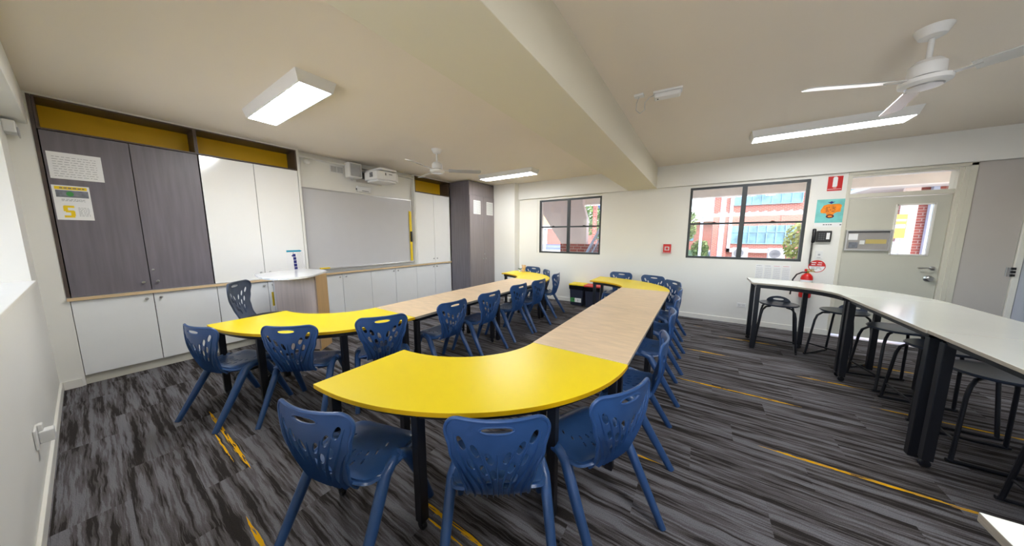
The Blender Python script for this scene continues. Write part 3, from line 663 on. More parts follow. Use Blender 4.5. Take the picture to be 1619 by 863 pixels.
# ------------------------------------------------------------------ moulded chair
def ev_mesh(o):
    dg = bpy.context.evaluated_depsgraph_get(); dg.update()
    return bpy.data.meshes.new_from_object(o.evaluated_get(dg))
def plate(n_u, n_v, wfun, v0, v1, t, vmap=None):
    """closed solid plate; coordinates (x, depth, v)"""
    m = MB(); vs = []
    for side in (0, -t):
        for j in range(n_v+1):
            q = j/n_v; q = vmap(q) if vmap else q; v = v0+(v1-v0)*q; w = wfun(q)
            for i in range(n_u+1): vs.append(((2*i/n_u-1)*w, side, v))
    A = (n_u+1)*(n_v+1); fs = []; I = lambda s_, j, i: s_*A+j*(n_u+1)+i
    for j in range(n_v):
        for i in range(n_u):
            fs.append((I(0,j,i+1), I(0,j,i), I(0,j+1,i), I(0,j+1,i+1))); fs.append((I(1,j,i), I(1,j,i+1), I(1,j+1,i+1), I(1,j+1,i)))
    for j in range(n_v):
        fs.append((I(0,j,0), I(1,j,0), I(1,j+1,0), I(0,j+1,0))); fs.append((I(1,j,n_u), I(0,j,n_u), I(0,j+1,n_u), I(1,j+1,n_u)))
    for i in range(n_u):
        fs.append((I(0,0,i), I(0,0,i+1), I(1,0,i+1), I(1,0,i))); fs.append((I(0,n_v,i+1), I(0,n_v,i), I(1,n_v,i), I(1,n_v,i+1)))
    m.add(vs, fs); return m
def cut(pm, holes):
    a = pm.build('tmp_plate', NAVY); c = MB()
    for (x, z, rx, rz, ang) in holes:
        n = 20; M = Matrix.Translation((x, 0, z)) @ Matrix.Rotation(-ang, 4, 'Y') @ Matrix.Rotation(PI/2, 4, 'X')
        vs = []
        for dd in (-.05, .05):
            for i in range(n):
                ca, sa = math.cos(2*PI*i/n), math.sin(2*PI*i/n)
                vs.append(M @ Vector((rx*math.copysign(abs(ca)**.85, ca), rz*math.copysign(abs(sa)**.85, sa), dd)))
        c.add(vs, [tuple(range(n))[::-1], tuple(range(n, 2*n))]+[(i, (i+1) % n, n+(i+1) % n, n+i) for i in range(n)])
    b = c.build('tmp_cut', NAVY)
    md = a.modifiers.new('b', 'BOOLEAN'); md.operation = 'DIFFERENCE'; md.object = b; md.solver = 'EXACT'
    me = ev_mesh(a)
    vs = [v.co.copy() for v in me.vertices]; fs = [list(p.vertices) for p in me.polygons]
    bpy.data.objects.remove(a); bpy.data.objects.remove(b)
    return vs, fs
def lerp(xs, ys, x):
    for i in range(len(xs)-1):
        if x <= xs[i+1]:
            f = (x-xs[i])/(xs[i+1]-xs[i]); f = f*f*(3-2*f); return ys[i]+(ys[i+1]-ys[i])*f
    return ys[-1]
ZB0, ZB1 = .392, .80
def bw(q):
    w = lerp([0, .15, .38, .66, .86, 1], [.132, .132, .152, .188, .207, .203], q)
    if q > .87: w = w-.055*(1-math.sqrt(max(0, 1-((q-.87)/.13)**2)))
    return w
def bbend(v):
    x, d, z = v; q = (z-ZB0)/(ZB1-ZB0)
    y = -.172-.088*q-.028*math.sin(min(1, max(0, q))*PI)+d
    y += 1.15*x*x*(.55+.45*q)
    if q < .12: y += .012*(1-q/.12)**2
    zz = z+(-.10*x*x if q > .5 else 0)
    zz += .16*x*x*max(0, q-.6)/.4
    return Vector((x, y, zz))
def px2(a, b): return ((a-541)/1540, .795-(b-95)/1260)
hl = [(322,213,-26),(405,250,-24),(492,293,-20),(602,290,20),(687,238,24),(765,190,26),(381,330,-24),(457,366,-20),(518,400,-8),(567,398,8),(629,355,20),(702,312,24),(438,445,-16),(489,482,-8),(596,478,8),(645,435,16)]
holes = [(0, .763, .062, .0125, 0)]
for a, b, g in hl:
    x, z = px2(a, b); holes.append((x, z, .0130, .0305, -math.radians(g)))
vs, fs = cut(plate(26, 34, bw, ZB0, ZB1, .006, lambda q: math.sin(q*PI/2)**.95 if q > 0 else 0), holes)
B = MB(); B.add([bbend(v) for v in vs], fs)
# rim along the outline and the raised lip of the hand slot
ol = []
for i in range(0, 41): q = i/40; q = math.sin(q*PI/2)**.95 if q > 0 else 0; ol.append((-bw(q), -.003, ZB0+(ZB1-ZB0)*q))
ol += [(x, -.003, ZB1) for x in [-.12+.24*i/12 for i in range(13)]]
ol += [(-a, b, c) for a, b, c in ol[40::-1]]
B.tube([bbend(p) for p in ol], .0088, 8)
B.tube([bbend((.068*math.copysign(abs(math.cos(t_))**.8, math.cos(t_)), -.004, .763+.0165*math.sin(t_))) for t_ in [2*PI*i/28 for i in range(28)]], .0048, 6, closed=True)
# fanned ribs on the rear face
RB = [[(-.069, .396), (-.072, .474), (-.117, .569), (-.150, .650), (-.177, .738)], [(-.046, .396), (-.053, .492), (-.092, .606), (-.124, .700)],
      [(-.020, .396), (-.021, .492), (-.040, .577), (-.071, .682)], [(0, .396), (0, .48), (0, .57), (0, .662)], [(-.098, .396), (-.104, .46), (-.140, .56), (-.165, .62)]]
RB = RB + [[(-a, b) for a, b in r] for r in RB if r[-1][0] != 0]
for rb in RB:
    n = 16; L_, R_, T_ = [], [], []
    for i in range(n+1):
        s_ = i/n; g_ = s_*(len(rb)-1); k_ = min(int(g_), len(rb)-2); f_ = g_-k_
        pm_ = rb[max(0, k_-1)]; p0_, p1_ = rb[k_], rb[k_+1]; pn_ = rb[min(len(rb)-1, k_+2)]
        cr = lambda a, b, c, d: .5*(2*b+(c-a)*f_+(2*a-5*b+4*c-d)*f_*f_+(3*b-3*c+d-a)*f_**3)
        x = cr(pm_[0], p0_[0], p1_[0], pn_[0]); z = cr(pm_[1], p0_[1], p1_[1], pn_[1])
        hgt = .017*(1-s_)**.8+.001; wd = .0042*(1-.5*s_)
        L_.append(bbend((x-wd, -.005, z))); R_.append(bbend((x+wd, -.005, z))); T_.append(bbend((x, -.006-hgt, z)))
    fs_ = []
    for i in range(n): fs_ += [(i, i+1, 2*(n+1)+i+1, 2*(n+1)+i), (2*(n+1)+i, 2*(n+1)+i+1, (n+1)+i+1, (n+1)+i)]
    fs_ += [(0, 2*(n+1), n+1)]
    B.add(L_+R_+T_, fs_)
ME_BACK = B.mesh('backrest', NAVY, True, 42)
# seat
def sw(q):
    w = lerp([0, .25, .6, 1], [.186, .203, .206, .190], q)
    if q > .86: w -= .05*(1-math.sqrt(max(0, 1-((q-.86)/.14)**2)))
    if q < .10: w -= .035*(1-math.sqrt(max(0, 1-((.10-q)/.10)**2)))
    return w
def sbend(v):
    x, d, y = v; q = (y+.172)/.382
    z = .443+d-.010*math.cos(x/.205*PI/2)*math.sin(min(1, max(0, q))*PI)
    if q > .78: z -= .030*((q-.78)/.22)**2
    if q < .14: z += .012*(1-q/.14)**2
    if abs(x) > .15: z -= .012*((abs(x)-.15)/.055)**2
    return Vector((x, y, z))
sh = []
for (x, y) in ((-.10, .0), (-.06, -.02), (-.02, -.03), (.02, -.03), (.06, -.02), (.10, .0), (-.08, -.07), (-.04, -.09), (.04, -.09), (.08, -.07), (-.11, .06), (.11, .06)): sh.append((x, y, .0055, .018, x*4))
vs, fs = cut(plate(24, 24, sw, -.172, .21, .006), sh)
S = MB(); S.add([sbend(v) for v in vs], fs)
ol = [(-sw(i/36), -.004, -.172+.382*i/36) for i in range(37)]; ol += [(-a, b, c) for a, b, c in ol[::-1]]
S.tube([sbend(p)-Vector((0,0,.012)) for p in ol], .009, 6, ry=.016, closed=True)
for sx_ in (-1, 1): S.tube([(sx_*.150, .15, .418), (sx_*.208, .12, .412), (sx_*.214, .02, .414), (sx_*.206, -.09, .412), (sx_*.150, -.150, .418)], .016, 8)
ME_SEAT = S.mesh('seat', NAVY, True, 42)
def leg_mesh(sx_, front):
    m = MB()
    if front: p = [(sx_*.206, .03, .428), (sx_*.214, .075, .405), (sx_*.224, .15, .24), (sx_*.230, .245, .0)]
    else: p = [(sx_*.206, .0, .428), (sx_*.214, -.075, .405), (sx_*.226, -.18, .23), (sx_*.236, -.325, .0)]
    m.tube(p, [.024, .031, .028, .021], 10, ry=.020, up=(0, 1, 0)); return m.mesh('leg', NAVY, True, 50)
ME_LEGS = [leg_mesh(a, b) for a in (-1, 1) for b in (True, False)]
GC = 'moulded blue chairs around the low tables'
def make_chair(label):
    t = thing('moulded_chair', label, 'chair', (0,0,0), 0, GC)
    for n, me in (('seat', ME_SEAT), ('backrest', ME_BACK)):
        o = bpy.data.objects.new(n, me); COL.objects.link(o); o.parent = t
    for me in ME_LEGS:
        o = bpy.data.objects.new('leg', me); COL.objects.link(o); o.parent = t
    return t
# (back top centre x, y, facing x, facing y, label)
CH = [(-1.295, .42, -.28, .96, 'blue moulded chair cut by the bottom edge, left of the black table leg'),
      (-.60, .80, -.58, .82, 'blue moulded chair seen from behind at bottom centre, tucked at the near yellow table'),
      (-.22, 1.315, -.90, .42, 'blue moulded chair at the right hand corner of the near yellow table'),
      (-.145, 2.18, -.99, -.10, 'blue moulded chair on the right of the right row, nearest along the birch table'),
      (-.155, 3.00, -.99, -.09, 'blue moulded chair on the right of the right row, second along the birch table'),
      (-.16, 3.70, -.99, -.09, 'blue moulded chair on the right of the right row, third along the birch table'),
      (-.17, 4.38, -.99, -.09, 'blue moulded chair on the right of the right row, last along the birch table'),
      (-.30, 5.10, -.78, -.62, 'blue moulded chair round the far right corner of the far right yellow table'),
      (-.66, 5.60, -.35, -.94, 'blue moulded chair with its back to the back wall, just below the fire alarm button'),
      (-1.26, 5.80, -.10, -1, 'blue moulded chair with its back to the back wall, beside the red lidded bin'),
      (-3.25, .40, -.28, .96, 'blue moulded chair at left end of the left row, nearest the low white cupboards'),
      (-2.65, .80, -.62, .78, 'blue moulded chair at the left yellow table, directly in front of the lectern'),
      (-2.28, 1.38, -.88, .48, 'blue moulded chair at the left yellow table where it meets the birch table'),
      (-2.17, 2.16, -1, .05, 'blue moulded chair along the left birch tables, nearest the camera of four'),
      (-2.15, 2.79, -1, .05, 'blue moulded chair along the left birch tables, second of four'),
      (-2.16, 3.50, -1, .05, 'blue moulded chair along the left birch tables, third of four'),
      (-2.12, 4.05, -1, .05, 'blue moulded chair along the left birch tables, farthest of four'),
      (-2.22, 4.93, -.98, -.10, 'blue moulded chair seen in profile at the far left yellow table'),
      (-2.62, 5.32, -.72, -.70, 'blue moulded chair at far left yellow table, between profile chair and wall chair'),
      (-3.20, 5.74, -.12, -1, 'blue moulded chair with its back to the left back window')]
proto = None
for i, (x, y, fx, fy, lab) in enumerate(CH):
    rz = math.atan2(-fx, fy); n = math.hypot(fx, fy); fx, fy = fx/n, fy/n
    loc = (x+fx*.262, y+fy*.262, 0)
    if proto is None: proto = make_chair(lab); proto.location = loc; proto.rotation_euler = (0, 0, rz)
    else: dup(proto, loc, rz, lab)
# office chair with the same shell
t = thing('office_chair', 'light-greyed navy office chair on castors behind the near left yellow table', 'office chair', (-3.95, 1.05, 0), math.radians(-38))
me = ME_BACK.copy(); me.materials.clear(); me.materials.append(NAVYLIT)
o = bpy.data.objects.new('backrest', me); COL.objects.link(o); o.parent = t; o.location = (0, 0, .215)
me = ME_SEAT.copy(); me.materials.clear(); me.materials.append(NAVYLIT)
o = bpy.data.objects.new('seat', me); COL.objects.link(o); o.parent = t; o.location = (0, 0, .165)
m = MB(); m.prism([(.18*math.cos(a)*(1 if abs(math.cos(a)) < .9 else .98), .19*math.sin(a)) for a in [2*PI*i/32 for i in range(32)]], .60, .635); m.build('seat_pad', CHARC, t, bevel=.012, smooth=True)
m = MB(); m.tube([(0, 0, .60), (0, 0, .10)], .025, 14); m.lathe([(.06, .08), (.05, .13), (.03, .16)], (0,0,0), 16); m.tube([(-.04, -.02, .57), (.0, -.17, .57), (.0, -.235, .66)], .02, 8); m.build('gas_column', BLACKP, t, smooth=True)
m = MB()
for k in range(5):
    a = 2*PI*k/5+.3; m.tube([(0, 0, .105), (.30*math.cos(a), .30*math.sin(a), .075)], [.024, .016], 8)
m.build('star_base', BLACKP, t, smooth=True)
for k in range(5):
    a = 2*PI*k/5+.3; m = MB()
    for s_ in (-.014, .014): m.lathe([(.02, -.008), (.027, -.005), (.027, .005), (.02, .008)], (.30*math.cos(a)-s_*math.sin(a), .30*math.sin(a)+s_*math.cos(a), .027), 14, 0, Matrix.Rotation(a, 4, 'Z') @ Matrix.Rotation(PI/2, 4, 'X'))
    m.tube([(.30*math.cos(a), .30*math.sin(a), .04), (.30*math.cos(a), .30*math.sin(a), .08)], .008, 6)
    m.build('castor', BLACKP, t, smooth=True)

# ------------------------------------------------------------------ stools
SEATM = mat('stool seat plastic', (.05, .06, .085), .28, var=.1, vscale=30)
def make_stool(label, loc, rz):
    t = thing('lab_stool', label, 'stool', loc, rz, 'black stools under the high tables'); h = .60
    N = 36
    m = MB(); prof = [(.02, h-.018), (.15, h-.020), (.195, h-.012), (.205, h+.0), (.198, h+.008), (.17, h+.004), (.10, h-.004), (.01, h-.006)]
    m.lathe(prof, (0,0,0), N); m.build('seat', SEATM, t, smooth=True)
    # curved lip with a hand hole at the back
    vs, fs = cut(plate(20, 10, lambda q: .125*math.sqrt(max(.02, 1-q**2.2)), 0, .075, .010), [(0, .034, .055, .013, 0)])
    m = MB(); m.add([Vector((v.x, -.188+1.9*v.x**2+v.y-.35*v.z, h-.004+v.z)) for v in vs], fs); m.build('back_lip', SEATM, t, smooth=True)
    q, g = .155, .205
    for sx_ in (-1, 1):
        for sy_ in (-1, 1):
            MB().tube([(sx_*.08, sy_*.09, h-.028), (sx_*.125, sy_*.135, h-.034), (sx_*q, sy_*.165, h-.075), (sx_*(q+.012), sy_*.178, h-.14), (sx_*g, sy_*g, .012)], .0115, 10).build('leg', STEELB, t, smooth=True)
    for sx_ in (-1, 1): MB().tube([(sx_*g, -g-.02, .012), (sx_*g, g+.02, .012)], .0115, 8).build('runner', STEELB, t, smooth=True)
    z = .15; f = g-(g-q-.012)*z/(h-.14)
    MB().tube([(-f, f, z), (f, f, z)], .009, 8).build('foot_rail', STEELB, t, smooth=True)
    return t
ST = [(.93, 5.12, 172, 'black stool under the high white table, farthest left beneath the extinguisher hose'), (1.50, 5.02, 140, 'black stool under the high white table, second from the left'),
      (1.68, 4.36, 100, 'black stool under the high white table, third from the left in front of the door'), (1.72, 3.80, 92, 'black stool under the high white table, half hidden behind the paired table legs'),
      (1.70, 3.27, 90, 'black stool under the high white table, right of the paired table legs'), (1.74, 2.55, 90, 'black stool nearest the camera at the right picture edge')]
s0 = None
for x, y, a, l in ST:
    rz = math.radians(a-90) if False else math.radians(a)
    if s0 is None: s0 = make_stool(l, (x, y, 0), rz)
    else: dup(s0, (x, y, 0), rz, l)

# ------------------------------------------------------------------ lectern
t = thing('lectern', 'timber lectern with curved white top in front of the white cupboards', 'lectern', (-4.1, 1.6, 0))
P1 = Vector((0, 0)); u = Vector((-.76, -.65)).normalized(); v = Vector((-.65, .76)).normalized()
P0 = u*.50; P2 = v*.275; P3 = P0+v*.275
def pan(a, b, th, z0, z1, nrm): return [(a.x, a.y), (b.x, b.y), (b.x+nrm.x*th, b.y+nrm.y*th), (a.x+nrm.x*th, a.y+nrm.y*th)], z0, z1
m = MB(); m.prism(*pan(P0, P1, .018, .02, 1.0, v)); m.build('front_panel', BIRCHV, t)
m = MB(); m.prism(*pan(P1+v*.0, P2, .018, .0, 1.0, u)); m.prism([tuple(P1+v*.275), tuple(P1+v*.29), tuple(P1+v*.29+u*.018), tuple(P1+v*.275+u*.018)], 0, 1.0); m.build('side_panel', TANV, t)
m = MB(); m.prism(*pan(P0, P3, -.018, .0, 1.0, u)); m.build('side_panel', WHLAM, t)
m = MB(); m.prism(*pan(P0+u*.019, P0+u*.019+v*.04, .006, .62, .80, u)); m.build('yellow_label', YPAPER, t)
m = MB()
for z in (.05, .5): m.prism([tuple(P0-u*.018+v*.018), tuple(P1+u*.018+v*.018), tuple(P2+u*.018), tuple(P3-u*.018)], z, z+.018)
m.build('shelf', TANV, t)
tp = [(-4.71,1.165),(-4.42,1.125),(-4.24,1.115),(-4.10,1.145),(-4.01,1.195),(-3.95,1.28),(-3.935,1.38),(-3.96,1.47),(-4.03,1.56),(-4.12,1.645),(-4.25,1.76),(-4.375,1.86),(-4.55,1.895),(-4.74,1.87),(-4.93,1.76),(-4.90,1.5),(-4.80,1.3)]
m = MB(); m.prism([(a+4.1, b-1.6) for a, b in tp], 1.0, 1.025); m.build('top', mat('lectern white laminate', s2l(238, 240, 242), .18, coat=.3), t, bevel=.003)

# ------------------------------------------------------------------ bins and oddments
def make_bin(label, x, y, rz, lid, sticker):
    t = thing('waste_bin', label, 'bin', (x, y, 0), rz, 'waste bins by the back wall')
    m = MB(); a, b = .135, .125; A, Bq = .155, .145; h = .44
    def rr(w, d, z): return [(-w, -d, z), (w, -d, z), (w, d, z), (-w, d, z)]
    m.add(rr(a, b, 0)+rr(A, Bq, h), [(3,2,1,0),(0,1,5,4),(1,2,6,5),(2,3,7,6),(3,0,4,7),(4,5,6,7)]); m.build('body', BINM, t, bevel=.012)
    m = MB(); m.add(rr(A+.005, Bq+.005, h-.085)+rr(A+.010, Bq+.010, h+.004), [(0,1,5,4),(1,2,6,5),(2,3,7,6),(3,0,4,7),(4,5,6,7),(3,2,1,0)]); m.build('liner', BINBAG, t, bevel=.004)
    m = MB(); m.prism([(-A-.014, -Bq-.014), (A+.014, -Bq-.014), (A+.014, Bq+.014), (-A-.014, Bq+.014)], h+.005, h+.032); m.box(-.05, .05, -.02, .03, h+.032, h+.040); m.build('lid', lid, t, bevel=.006)
    if sticker:
        M = Matrix.Translation((0, -.1335, .12)) @ Matrix.Rotation(math.radians(-2.6), 4, 'X')
        m = MB(); m.box(-.125, -.03, -.004, .0, -.045, .045, 1, M); m.box(-.028, .115, -.004, .0, -.045, .045, 0, M); m.box(.04, .046, -.006, -.003, -.025, .02, 2, M); m.box(-.07, -.05, -.006, -.003, -.01, .02, 2, M)
        m.build('sticker', [PAPER, GREENP, BLACKP], t)
make_bin('dark rubbish bin with yellow lid against the back wall', -2.20, 5.985, .0, YLID, True)
make_bin('dark rubbish bin with red lid beside the yellow lidded one', -1.84, 5.94, .04, RLID, False)
# toy pot and tub by the corner
t = thing('ornament', 'small tan ornament with a green sprig on far end of left yellow table', 'ornament', (-3.32, 5.47, TH))
m = MB().lathe([(.03, 0), (.04, .02), (.042, .06), (.03, .07)], (0,0,0), 14); m.ball((.01, 0, .11), .05, 0, 8, (.9, .9, 1.1)); m.ball((.045, 0, .15), .018, 0, 6); m.ball((-.03, 0, .15), .018, 0, 6); m.build('body', TAN, t, smooth=True)
m = MB().lathe([(.024, 0), (.032, .05)], (-.075, -.03, 0), 12); m.build('pot', WHPL, t, smooth=True)
m = MB()
for k in range(9):
    a = k*.7; m.add([(-.075, -.03, .05), (-.075+.03*math.cos(a), -.03+.03*math.sin(a), .08), (-.075+.055*math.cos(a+.2), -.03+.055*math.sin(a+.2), .085), (-.075+.03*math.cos(a+.5), -.03+.03*math.sin(a+.5), .07)], [(0,1,2,3)])
m.build('sprig', mat('dark green sprig', s2l(50, 80, 30), .6), t)
t = thing('storage_tub', 'yellow tub under the far left yellow table', 'tub', (-3.68, 5.72, 0))
m = MB(); m.lathe([(.12, 0), (.16, .32), (.168, .33), (.168, .35), (.15, .35), (.112, .02)], (0,0,0), 24); m.build('tub', mat('yellow tub', s2l(240, 185, 20), .4), t, smooth=True)
tag(MB().box(-3.75, -3.58, 5.30, 5.46, 0, .09).build('small_box', WHPL, bevel=.008), 'small white box on the floor beneath the far left yellow table', 'box')

# ------------------------------------------------------------------ outside
struct(MB().box(-60, 60, 6.4, 90, -.12, -.06).build('ground', PATH))
struct(MB().box(-60, 60, -40, -.7, -.12, -.06).build('ground', PATH))
tag(MB().box(-3, .6, 26.5, 39, -.058, -.02).build('lawn', OUTG), 'patch of lawn seen through the lower left of the right back window', 'lawn', kind='stuff')
# verandah slab and fascia over the back walk
m = MB().box(-14, 12, 6.4, 9.0, 2.76, 2.95); m.box(-14, 12, 8.85, 9.1, 2.49, 2.95)
struct(m.build('verandah_roof', mat('verandah paint', s2l(240, 228, 214), .7)))
struct(MB().box(-8, 8, -1.9, -.62, 2.55, 2.7).build('added_sun_shade', ROOFW))  # unseen overhang, added to keep direct sun out of the front window
# brick block opposite
t = thing('brick_building', 'two storey red brick school block across the courtyard', 'building', (6, 27, 0))
m = MB().box(-5.2, 9, 0, 8, -.1, 5.6); m.box(-5.35, -4.95, -.2, 0, -.1, 5.6); m.box(-4.65, -4.4, -.2, 0, -.1, 5.6); m.build('wall', BRICK, t)
m = MB().box(-4.95, -4.65, -.22, 0, -.1, 5.6); m.build('downpipe', PIPEW, t)
m = MB().box(-4.4, -4.2, -.25, 0, .35, 5.6); m.box(-4.4, 0, -.25, 0, .35, .62); m.build('render_band', mat('white render', s2l(204, 198, 198), .7), t)
for (z0, z1, x1) in ((3.80, 4.85, -.55), (1.02, 2.28, -.70)):
    w_ = MB().box(-4.15, x1, -.06, 0, z0, z1).build('window', WINBLUE, t)
    m = MB(); n = 7
    for i in range(n+1): xx = -4.15+(x1+4.15)*i/n; m.box(xx-.025, xx+.025, -.10, -.06, z0, z1)
    m.box(-4.15, x1, -.10, -.06, z0-.05, z0); m.box(-4.15, x1, -.10, -.06, (z0+z1)/2+.15, (z0+z1)/2+.19)
    m.build('window_frame', mat('window frame blue grey', s2l(120, 160, 175), .5), w_)
w_ = MB().box(.3, 4.5, -.06, 0, 3.80, 4.85).build('window', WINBLUE, t)
m = MB().box(-5.5, 9.2, -.8, 8.2, 5.6, 5.9); m.build('roof', ROOFW, t)
t = thing('brick_building', 'small distant brick wing left of the tall brick block', 'building', (-.6, 40, 0))
MB().box(-3, 3.5, 0, 5, -.1, 3.2).build('wall', BRICK, t); MB().box(-1.4, -.2, -.06, 0, 1.0, 2.2).build('window', WINBLUE, t); MB().box(-3.3, 3.8, -.5, 5.3, 3.2, 3.4).build('roof', ROOFW, t)
t = thing('covered_walkway', 'long low covered walkway in front of the brick block', 'walkway', (3, 20, 0))
m = MB().box(-3.3, 8, 0, 1.8, 2.72, 2.78)
for i in range(34): m.box(-3.3+i*.33, -3.22+i*.33, -.02, 1.8, 2.78, 2.84)
m.build('roof_sheet', ROOFW, t); MB().box(-3.3, 8, -.03, .05, 2.60, 2.72).build('gutter', mat('cream gutter', s2l(236, 214, 186), .6), t)
for x in (-3.05, 1.9, 6.4): MB().box(x-.07, x+.07, .1, .24, -.1, 2.6).build('post', PIPEW, t)
def aircon(label, x, y):
    t = thing('air_conditioner', label, 'air conditioner', (x, y, -.06), 0, 'outdoor air conditioner units')
    MB().box(-.42, .42, 0, .32, .05, .80).build('case', mat('greyed white enamel', s2l(176, 178, 180), .5), t, bevel=.01)  # white case, colour greyed so it does not burn out
    m = MB()
    for r in (.26, .20, .14, .08): m.tube([( -.08+r*math.cos(2*PI*i/24), -.012, .43+r*math.sin(2*PI*i/24)) for i in range(24)], .014, 6, closed=True)
    for k in range(8): m.tube([(-.08, -.012, .43), (-.08+.26*math.cos(k*PI/4), -.012, .43+.26*math.sin(k*PI/4))], .006, 5)
    m.build('fan_guard', DGREYPL, t)
aircon('white outdoor air conditioner behind the window mullion', 2.28, 25.0)
aircon('white outdoor air conditioner beside the yellow green bush', 4.15, 25.0)
def bush(name, label, cat, x, y, z0, w, h, mt, n=900, ls=.09, trunk=True, dp=None, group=None, tr=.05):
    t = thing(name, label, cat, (x, y, -.06), 0, group); rr = random.Random(int(x*100+y)); m = MB(); dp = dp or w*.7
    for i in range(n):
        while True:
            p = Vector((rr.uniform(-1, 1), rr.uniform(-1, 1), rr.uniform(-1, 1)))
            if .35 < p.length < 1: break
        c = Vector((p.x*w/2, p.y*dp/2, z0+h/2+p.z*h/2)); q = Vector((rr.gauss(0,1), rr.gauss(0,1), rr.gauss(0,1))).normalized(); r_ = q.orthogonal().normalized(); s_ = q.cross(r_); l = ls*rr.uniform(.6, 1.3)
        m.add([c-r_*l, c+s_*l*.45, c+r_*l, c-s_*l*.45], [(0,1,2,3)])
    m.build('foliage', mt, t)
    if trunk:
        m = MB(); m.tube([(0, 0, 0), (.03, 0, (z0+h/2)*.6), (0, 0, z0+h*.6)], [tr, tr*.8, tr*.4], 8)
        for k in range(6):
            a = k*1.05; m.tube([(0, 0, z0+h*.15), (w*.3*math.cos(a), dp*.3*math.sin(a), z0+h*.65)], [tr*.5, tr*.2], 6)
        m.build('trunk', TRUNK, t)
bush('shrub', 'yellow green leafy shrub at lower right of right back window', 'shrub', 4.0, 18.0, .2, 1.7, 2.2, LEAF2, 1600, .10)
bush('hedge', 'clipped green hedge left of the brick block', 'hedge', -.05, 24, .05, 1.1, 1.3, LEAF, 1300, .08, dp=.9)
bush('tree', 'feathery green tree left in right back window', 'tree', -1.25, 23.5, 1.0, 1.9, 2.6, LEAF, 1500, .13)
bush('tree', 'green street tree behind the stairs in left back window', 'tree', -9.6, 31, 1.6, 4.5, 3.6, LEAF, 900, .2)
bush('tree', 'green tree behind the stair rail at right of left back window', 'tree', -5.4, 19, 1.2, 2.6, 3.2, LEAF, 1200, .14)
# stairs outside the left window
t = thing('outdoor_stairs', 'pale rendered stair flight with brick base outside the left back window', 'stairs', (-3.6, 8.5, 0))
m = MB(); M = Matrix.Rotation(PI/2, 4, 'X')
poly = [(-1.05, 2.62), (-.90, 2.33), (-.15, 1.27), (.66, 1.27), (.66, 2.05), (.52, 2.48), (.52, 2.62)]
m.prism(poly, -.02, -.22, 0, None, M); m.build('stair_wall', CONC, t)
m = MB().box(-.15, 1.5, -.05, .35, -.1, 1.27); m.build('brick_base', BRICK, t)
m = MB()
for i in range(8): m.box(.70+i*.17, .87+i*.17, .25, 1.4, .9+i*.17, .95+i*.17)
m.build('step', CONC, t)
m = MB().tube([(.86, -.5, 1.02), (1.40, -.5, 2.05)], .035, 8)
m.tube([(.80, -.5, .62), (1.38, -.5, 1.72)], .02, 6); m.build('handrail', PIPEW, t)
m = MB()
for i in range(12): x = .86+i*.05; m.tube([(x, -.5, .1), (x, -.5, 1.02+(x-.86)*1.9)], .009, 5)
m.build('baluster', mat('grey baluster', s2l(150, 152, 165), .5), t)
t = thing('steel_staircase', 'dark blue steel stair frame high in the left back window', 'stairs', (-4.2, 13.5, 0))
m = MB(); m.tube([(.0, 0, 3.1), (.42, 0, 2.35), (.9, 0, 1.4)], .05, 4); m.tube([(.0, .6, 3.1), (.42, .6, 2.35), (.9, .6, 1.4)], .05, 4); m.box(.2, 1.2, 0, .6, 2.42, 2.5); m.build('stringer', mat('dark blue steel', s2l(60, 76, 110), .5), t)
m = MB().box(-.2, -.05, .1, .3, -.1, 3.4); m.box(1.0, 1.12, .1, .3, -.1, 3.4); m.build('column', BRICK, t)
t = thing('garden_wall', 'cream rendered wall top behind the stairs in left back window', 'wall', (-7.4, 14, 0))
MB().box(-1.2, 1.3, 0, .2, 2.08, 3.4).build('upper_wall', CREAM, t); MB().box(-1.3, 1.3, -.05, .25, 1.92, 2.08).build('ledge', ROOFW, t)
for x in (-.95, .2): MB().box(x-.05, x+.05, .05, .15, -.06, 1.92).build('post', PIPEW, t)
t = thing('low_fence', 'dark low fence across the far car park in left back window', 'fence', (-12, 30, 0))
m = MB().box(-4, 4, 0, .06, .55, .62)
m.box(-4, 4, 0, .06, .15, .20); m.build('rail', mat('slate fence', s2l(90, 100, 125), .6), t)
m = MB().box(-4, 4, .03, .05, -.05, .58); m.build('fence_panel', mat('slate fence panel', s2l(120, 128, 150), .6), t)
t = thing('brick_building', 'far red brick building beyond the car park in left back window', 'building', (-16, 44, 0))
MB().box(-6, 7, 0, 4, -.1, 3.6).build('wall', BRICK, t); MB().box(-6.3, 7.3, -.5, 4.3, 3.6, 3.9).build('roof', ROOFW, t)
for x in (-3, 0, 3): MB().box(x-.7, x+.7, -.06, 0, 1.2, 2.6).build('window', WINBLUE, t)
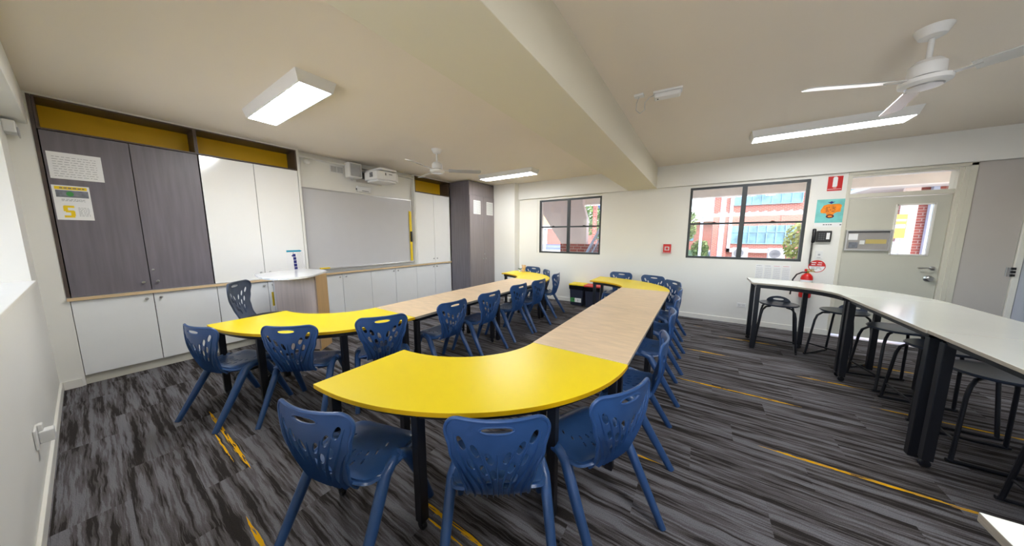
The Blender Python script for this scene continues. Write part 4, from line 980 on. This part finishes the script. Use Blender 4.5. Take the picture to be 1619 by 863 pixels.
# bits seen through the door glass
t = thing('brick_building', 'near brick corner with pale pipes seen through the door glass', 'building', (5.9, 14.5, 0))
MB().box(-.38, 4, 0, 3, -.1, 3.0).build('wall', BRICK, t)
for x, w_, mt in ((-.56, .30, CONC), (-.12, .12, PIPEW), (.45, .14, CONC)): MB().box(x-w_/2, x+w_/2, -.15, -.02, -.1, 3.0).build('pipe', mt, t)
MB().box(-1.6, 4, -1.0, 3, 3.0, 3.12).build('roof', ROOFW, t)
t = thing('notice_board', 'orange and white outdoor board seen through left of the door glass', 'board', (4.75, 13.4, 0))
m = MB().box(-.35, .22, 0, .04, 1.45, 2.15, 0); m.box(-.33, .20, -.005, 0, 1.75, 1.85, 1); m.box(-.33, .20, -.005, 0, 1.95, 2.0, 1); m.build('board', [mat('orange board', s2l(238, 170, 70), .6), PAPER], t)
m = MB().box(-.33, -.28, .0, .04, -.1, 1.45); m.box(.15, .20, 0, .04, -.1, 1.45); m.build('post', PIPEW, t)
MB().box(-.30, .17, .01, .03, .3, 1.35).build('lower_panel', mat('pale blue sheet', s2l(190, 205, 230), .6), t)

# ------------------------------------------------------------------ light
w = bpy.data.worlds.new('world'); sc.world = w; w.use_nodes = True; nt = w.node_tree
bg = nt.nodes['Background']; sky = nt.nodes.new('ShaderNodeTexSky'); sky.sky_type = 'NISHITA'; sky.sun_disc = False
sky.sun_elevation = math.radians(48); sky.sun_rotation = math.radians(120); sky.air_density = 1.0; sky.dust_density = 2.5; sky.ozone_density = 1.0
nt.links.new(sky.outputs[0], bg.inputs[0]); bg.inputs[1].default_value = .62
sd = bpy.data.lights.new('sun', 'SUN'); sd.energy = 1.3; sd.angle = math.radians(1); sd.color = (1, .95, .87)
so = bpy.data.objects.new('sun', sd); COL.objects.link(so)
so.rotation_euler = Vector((.80, -.42, .95)).to_track_quat('Z', 'Y').to_euler()

# ------------------------------------------------------------------ camera
cam = bpy.data.cameras.new('camera'); co = bpy.data.objects.new('camera', cam); COL.objects.link(co); sc.camera = co
F_, yaw, pit = 448.2, -.58612, -.12778
cam.sensor_fit = 'HORIZONTAL'; cam.sensor_width = 36; cam.lens = F_/1619*36; cam.clip_start = .02; cam.clip_end = 300
fw = Vector((math.sin(yaw)*math.cos(pit), math.cos(yaw)*math.cos(pit), math.sin(pit)))
co.location = (0, 0, 1.5); co.rotation_euler = fw.to_track_quat('-Z', 'Y').to_euler()
vs_ = sc.view_settings; vs_.view_transform = 'Standard'; vs_.look = 'None'; vs_.gamma = 1; vs_.use_curve_mapping = False; vs_.exposure = 1.0
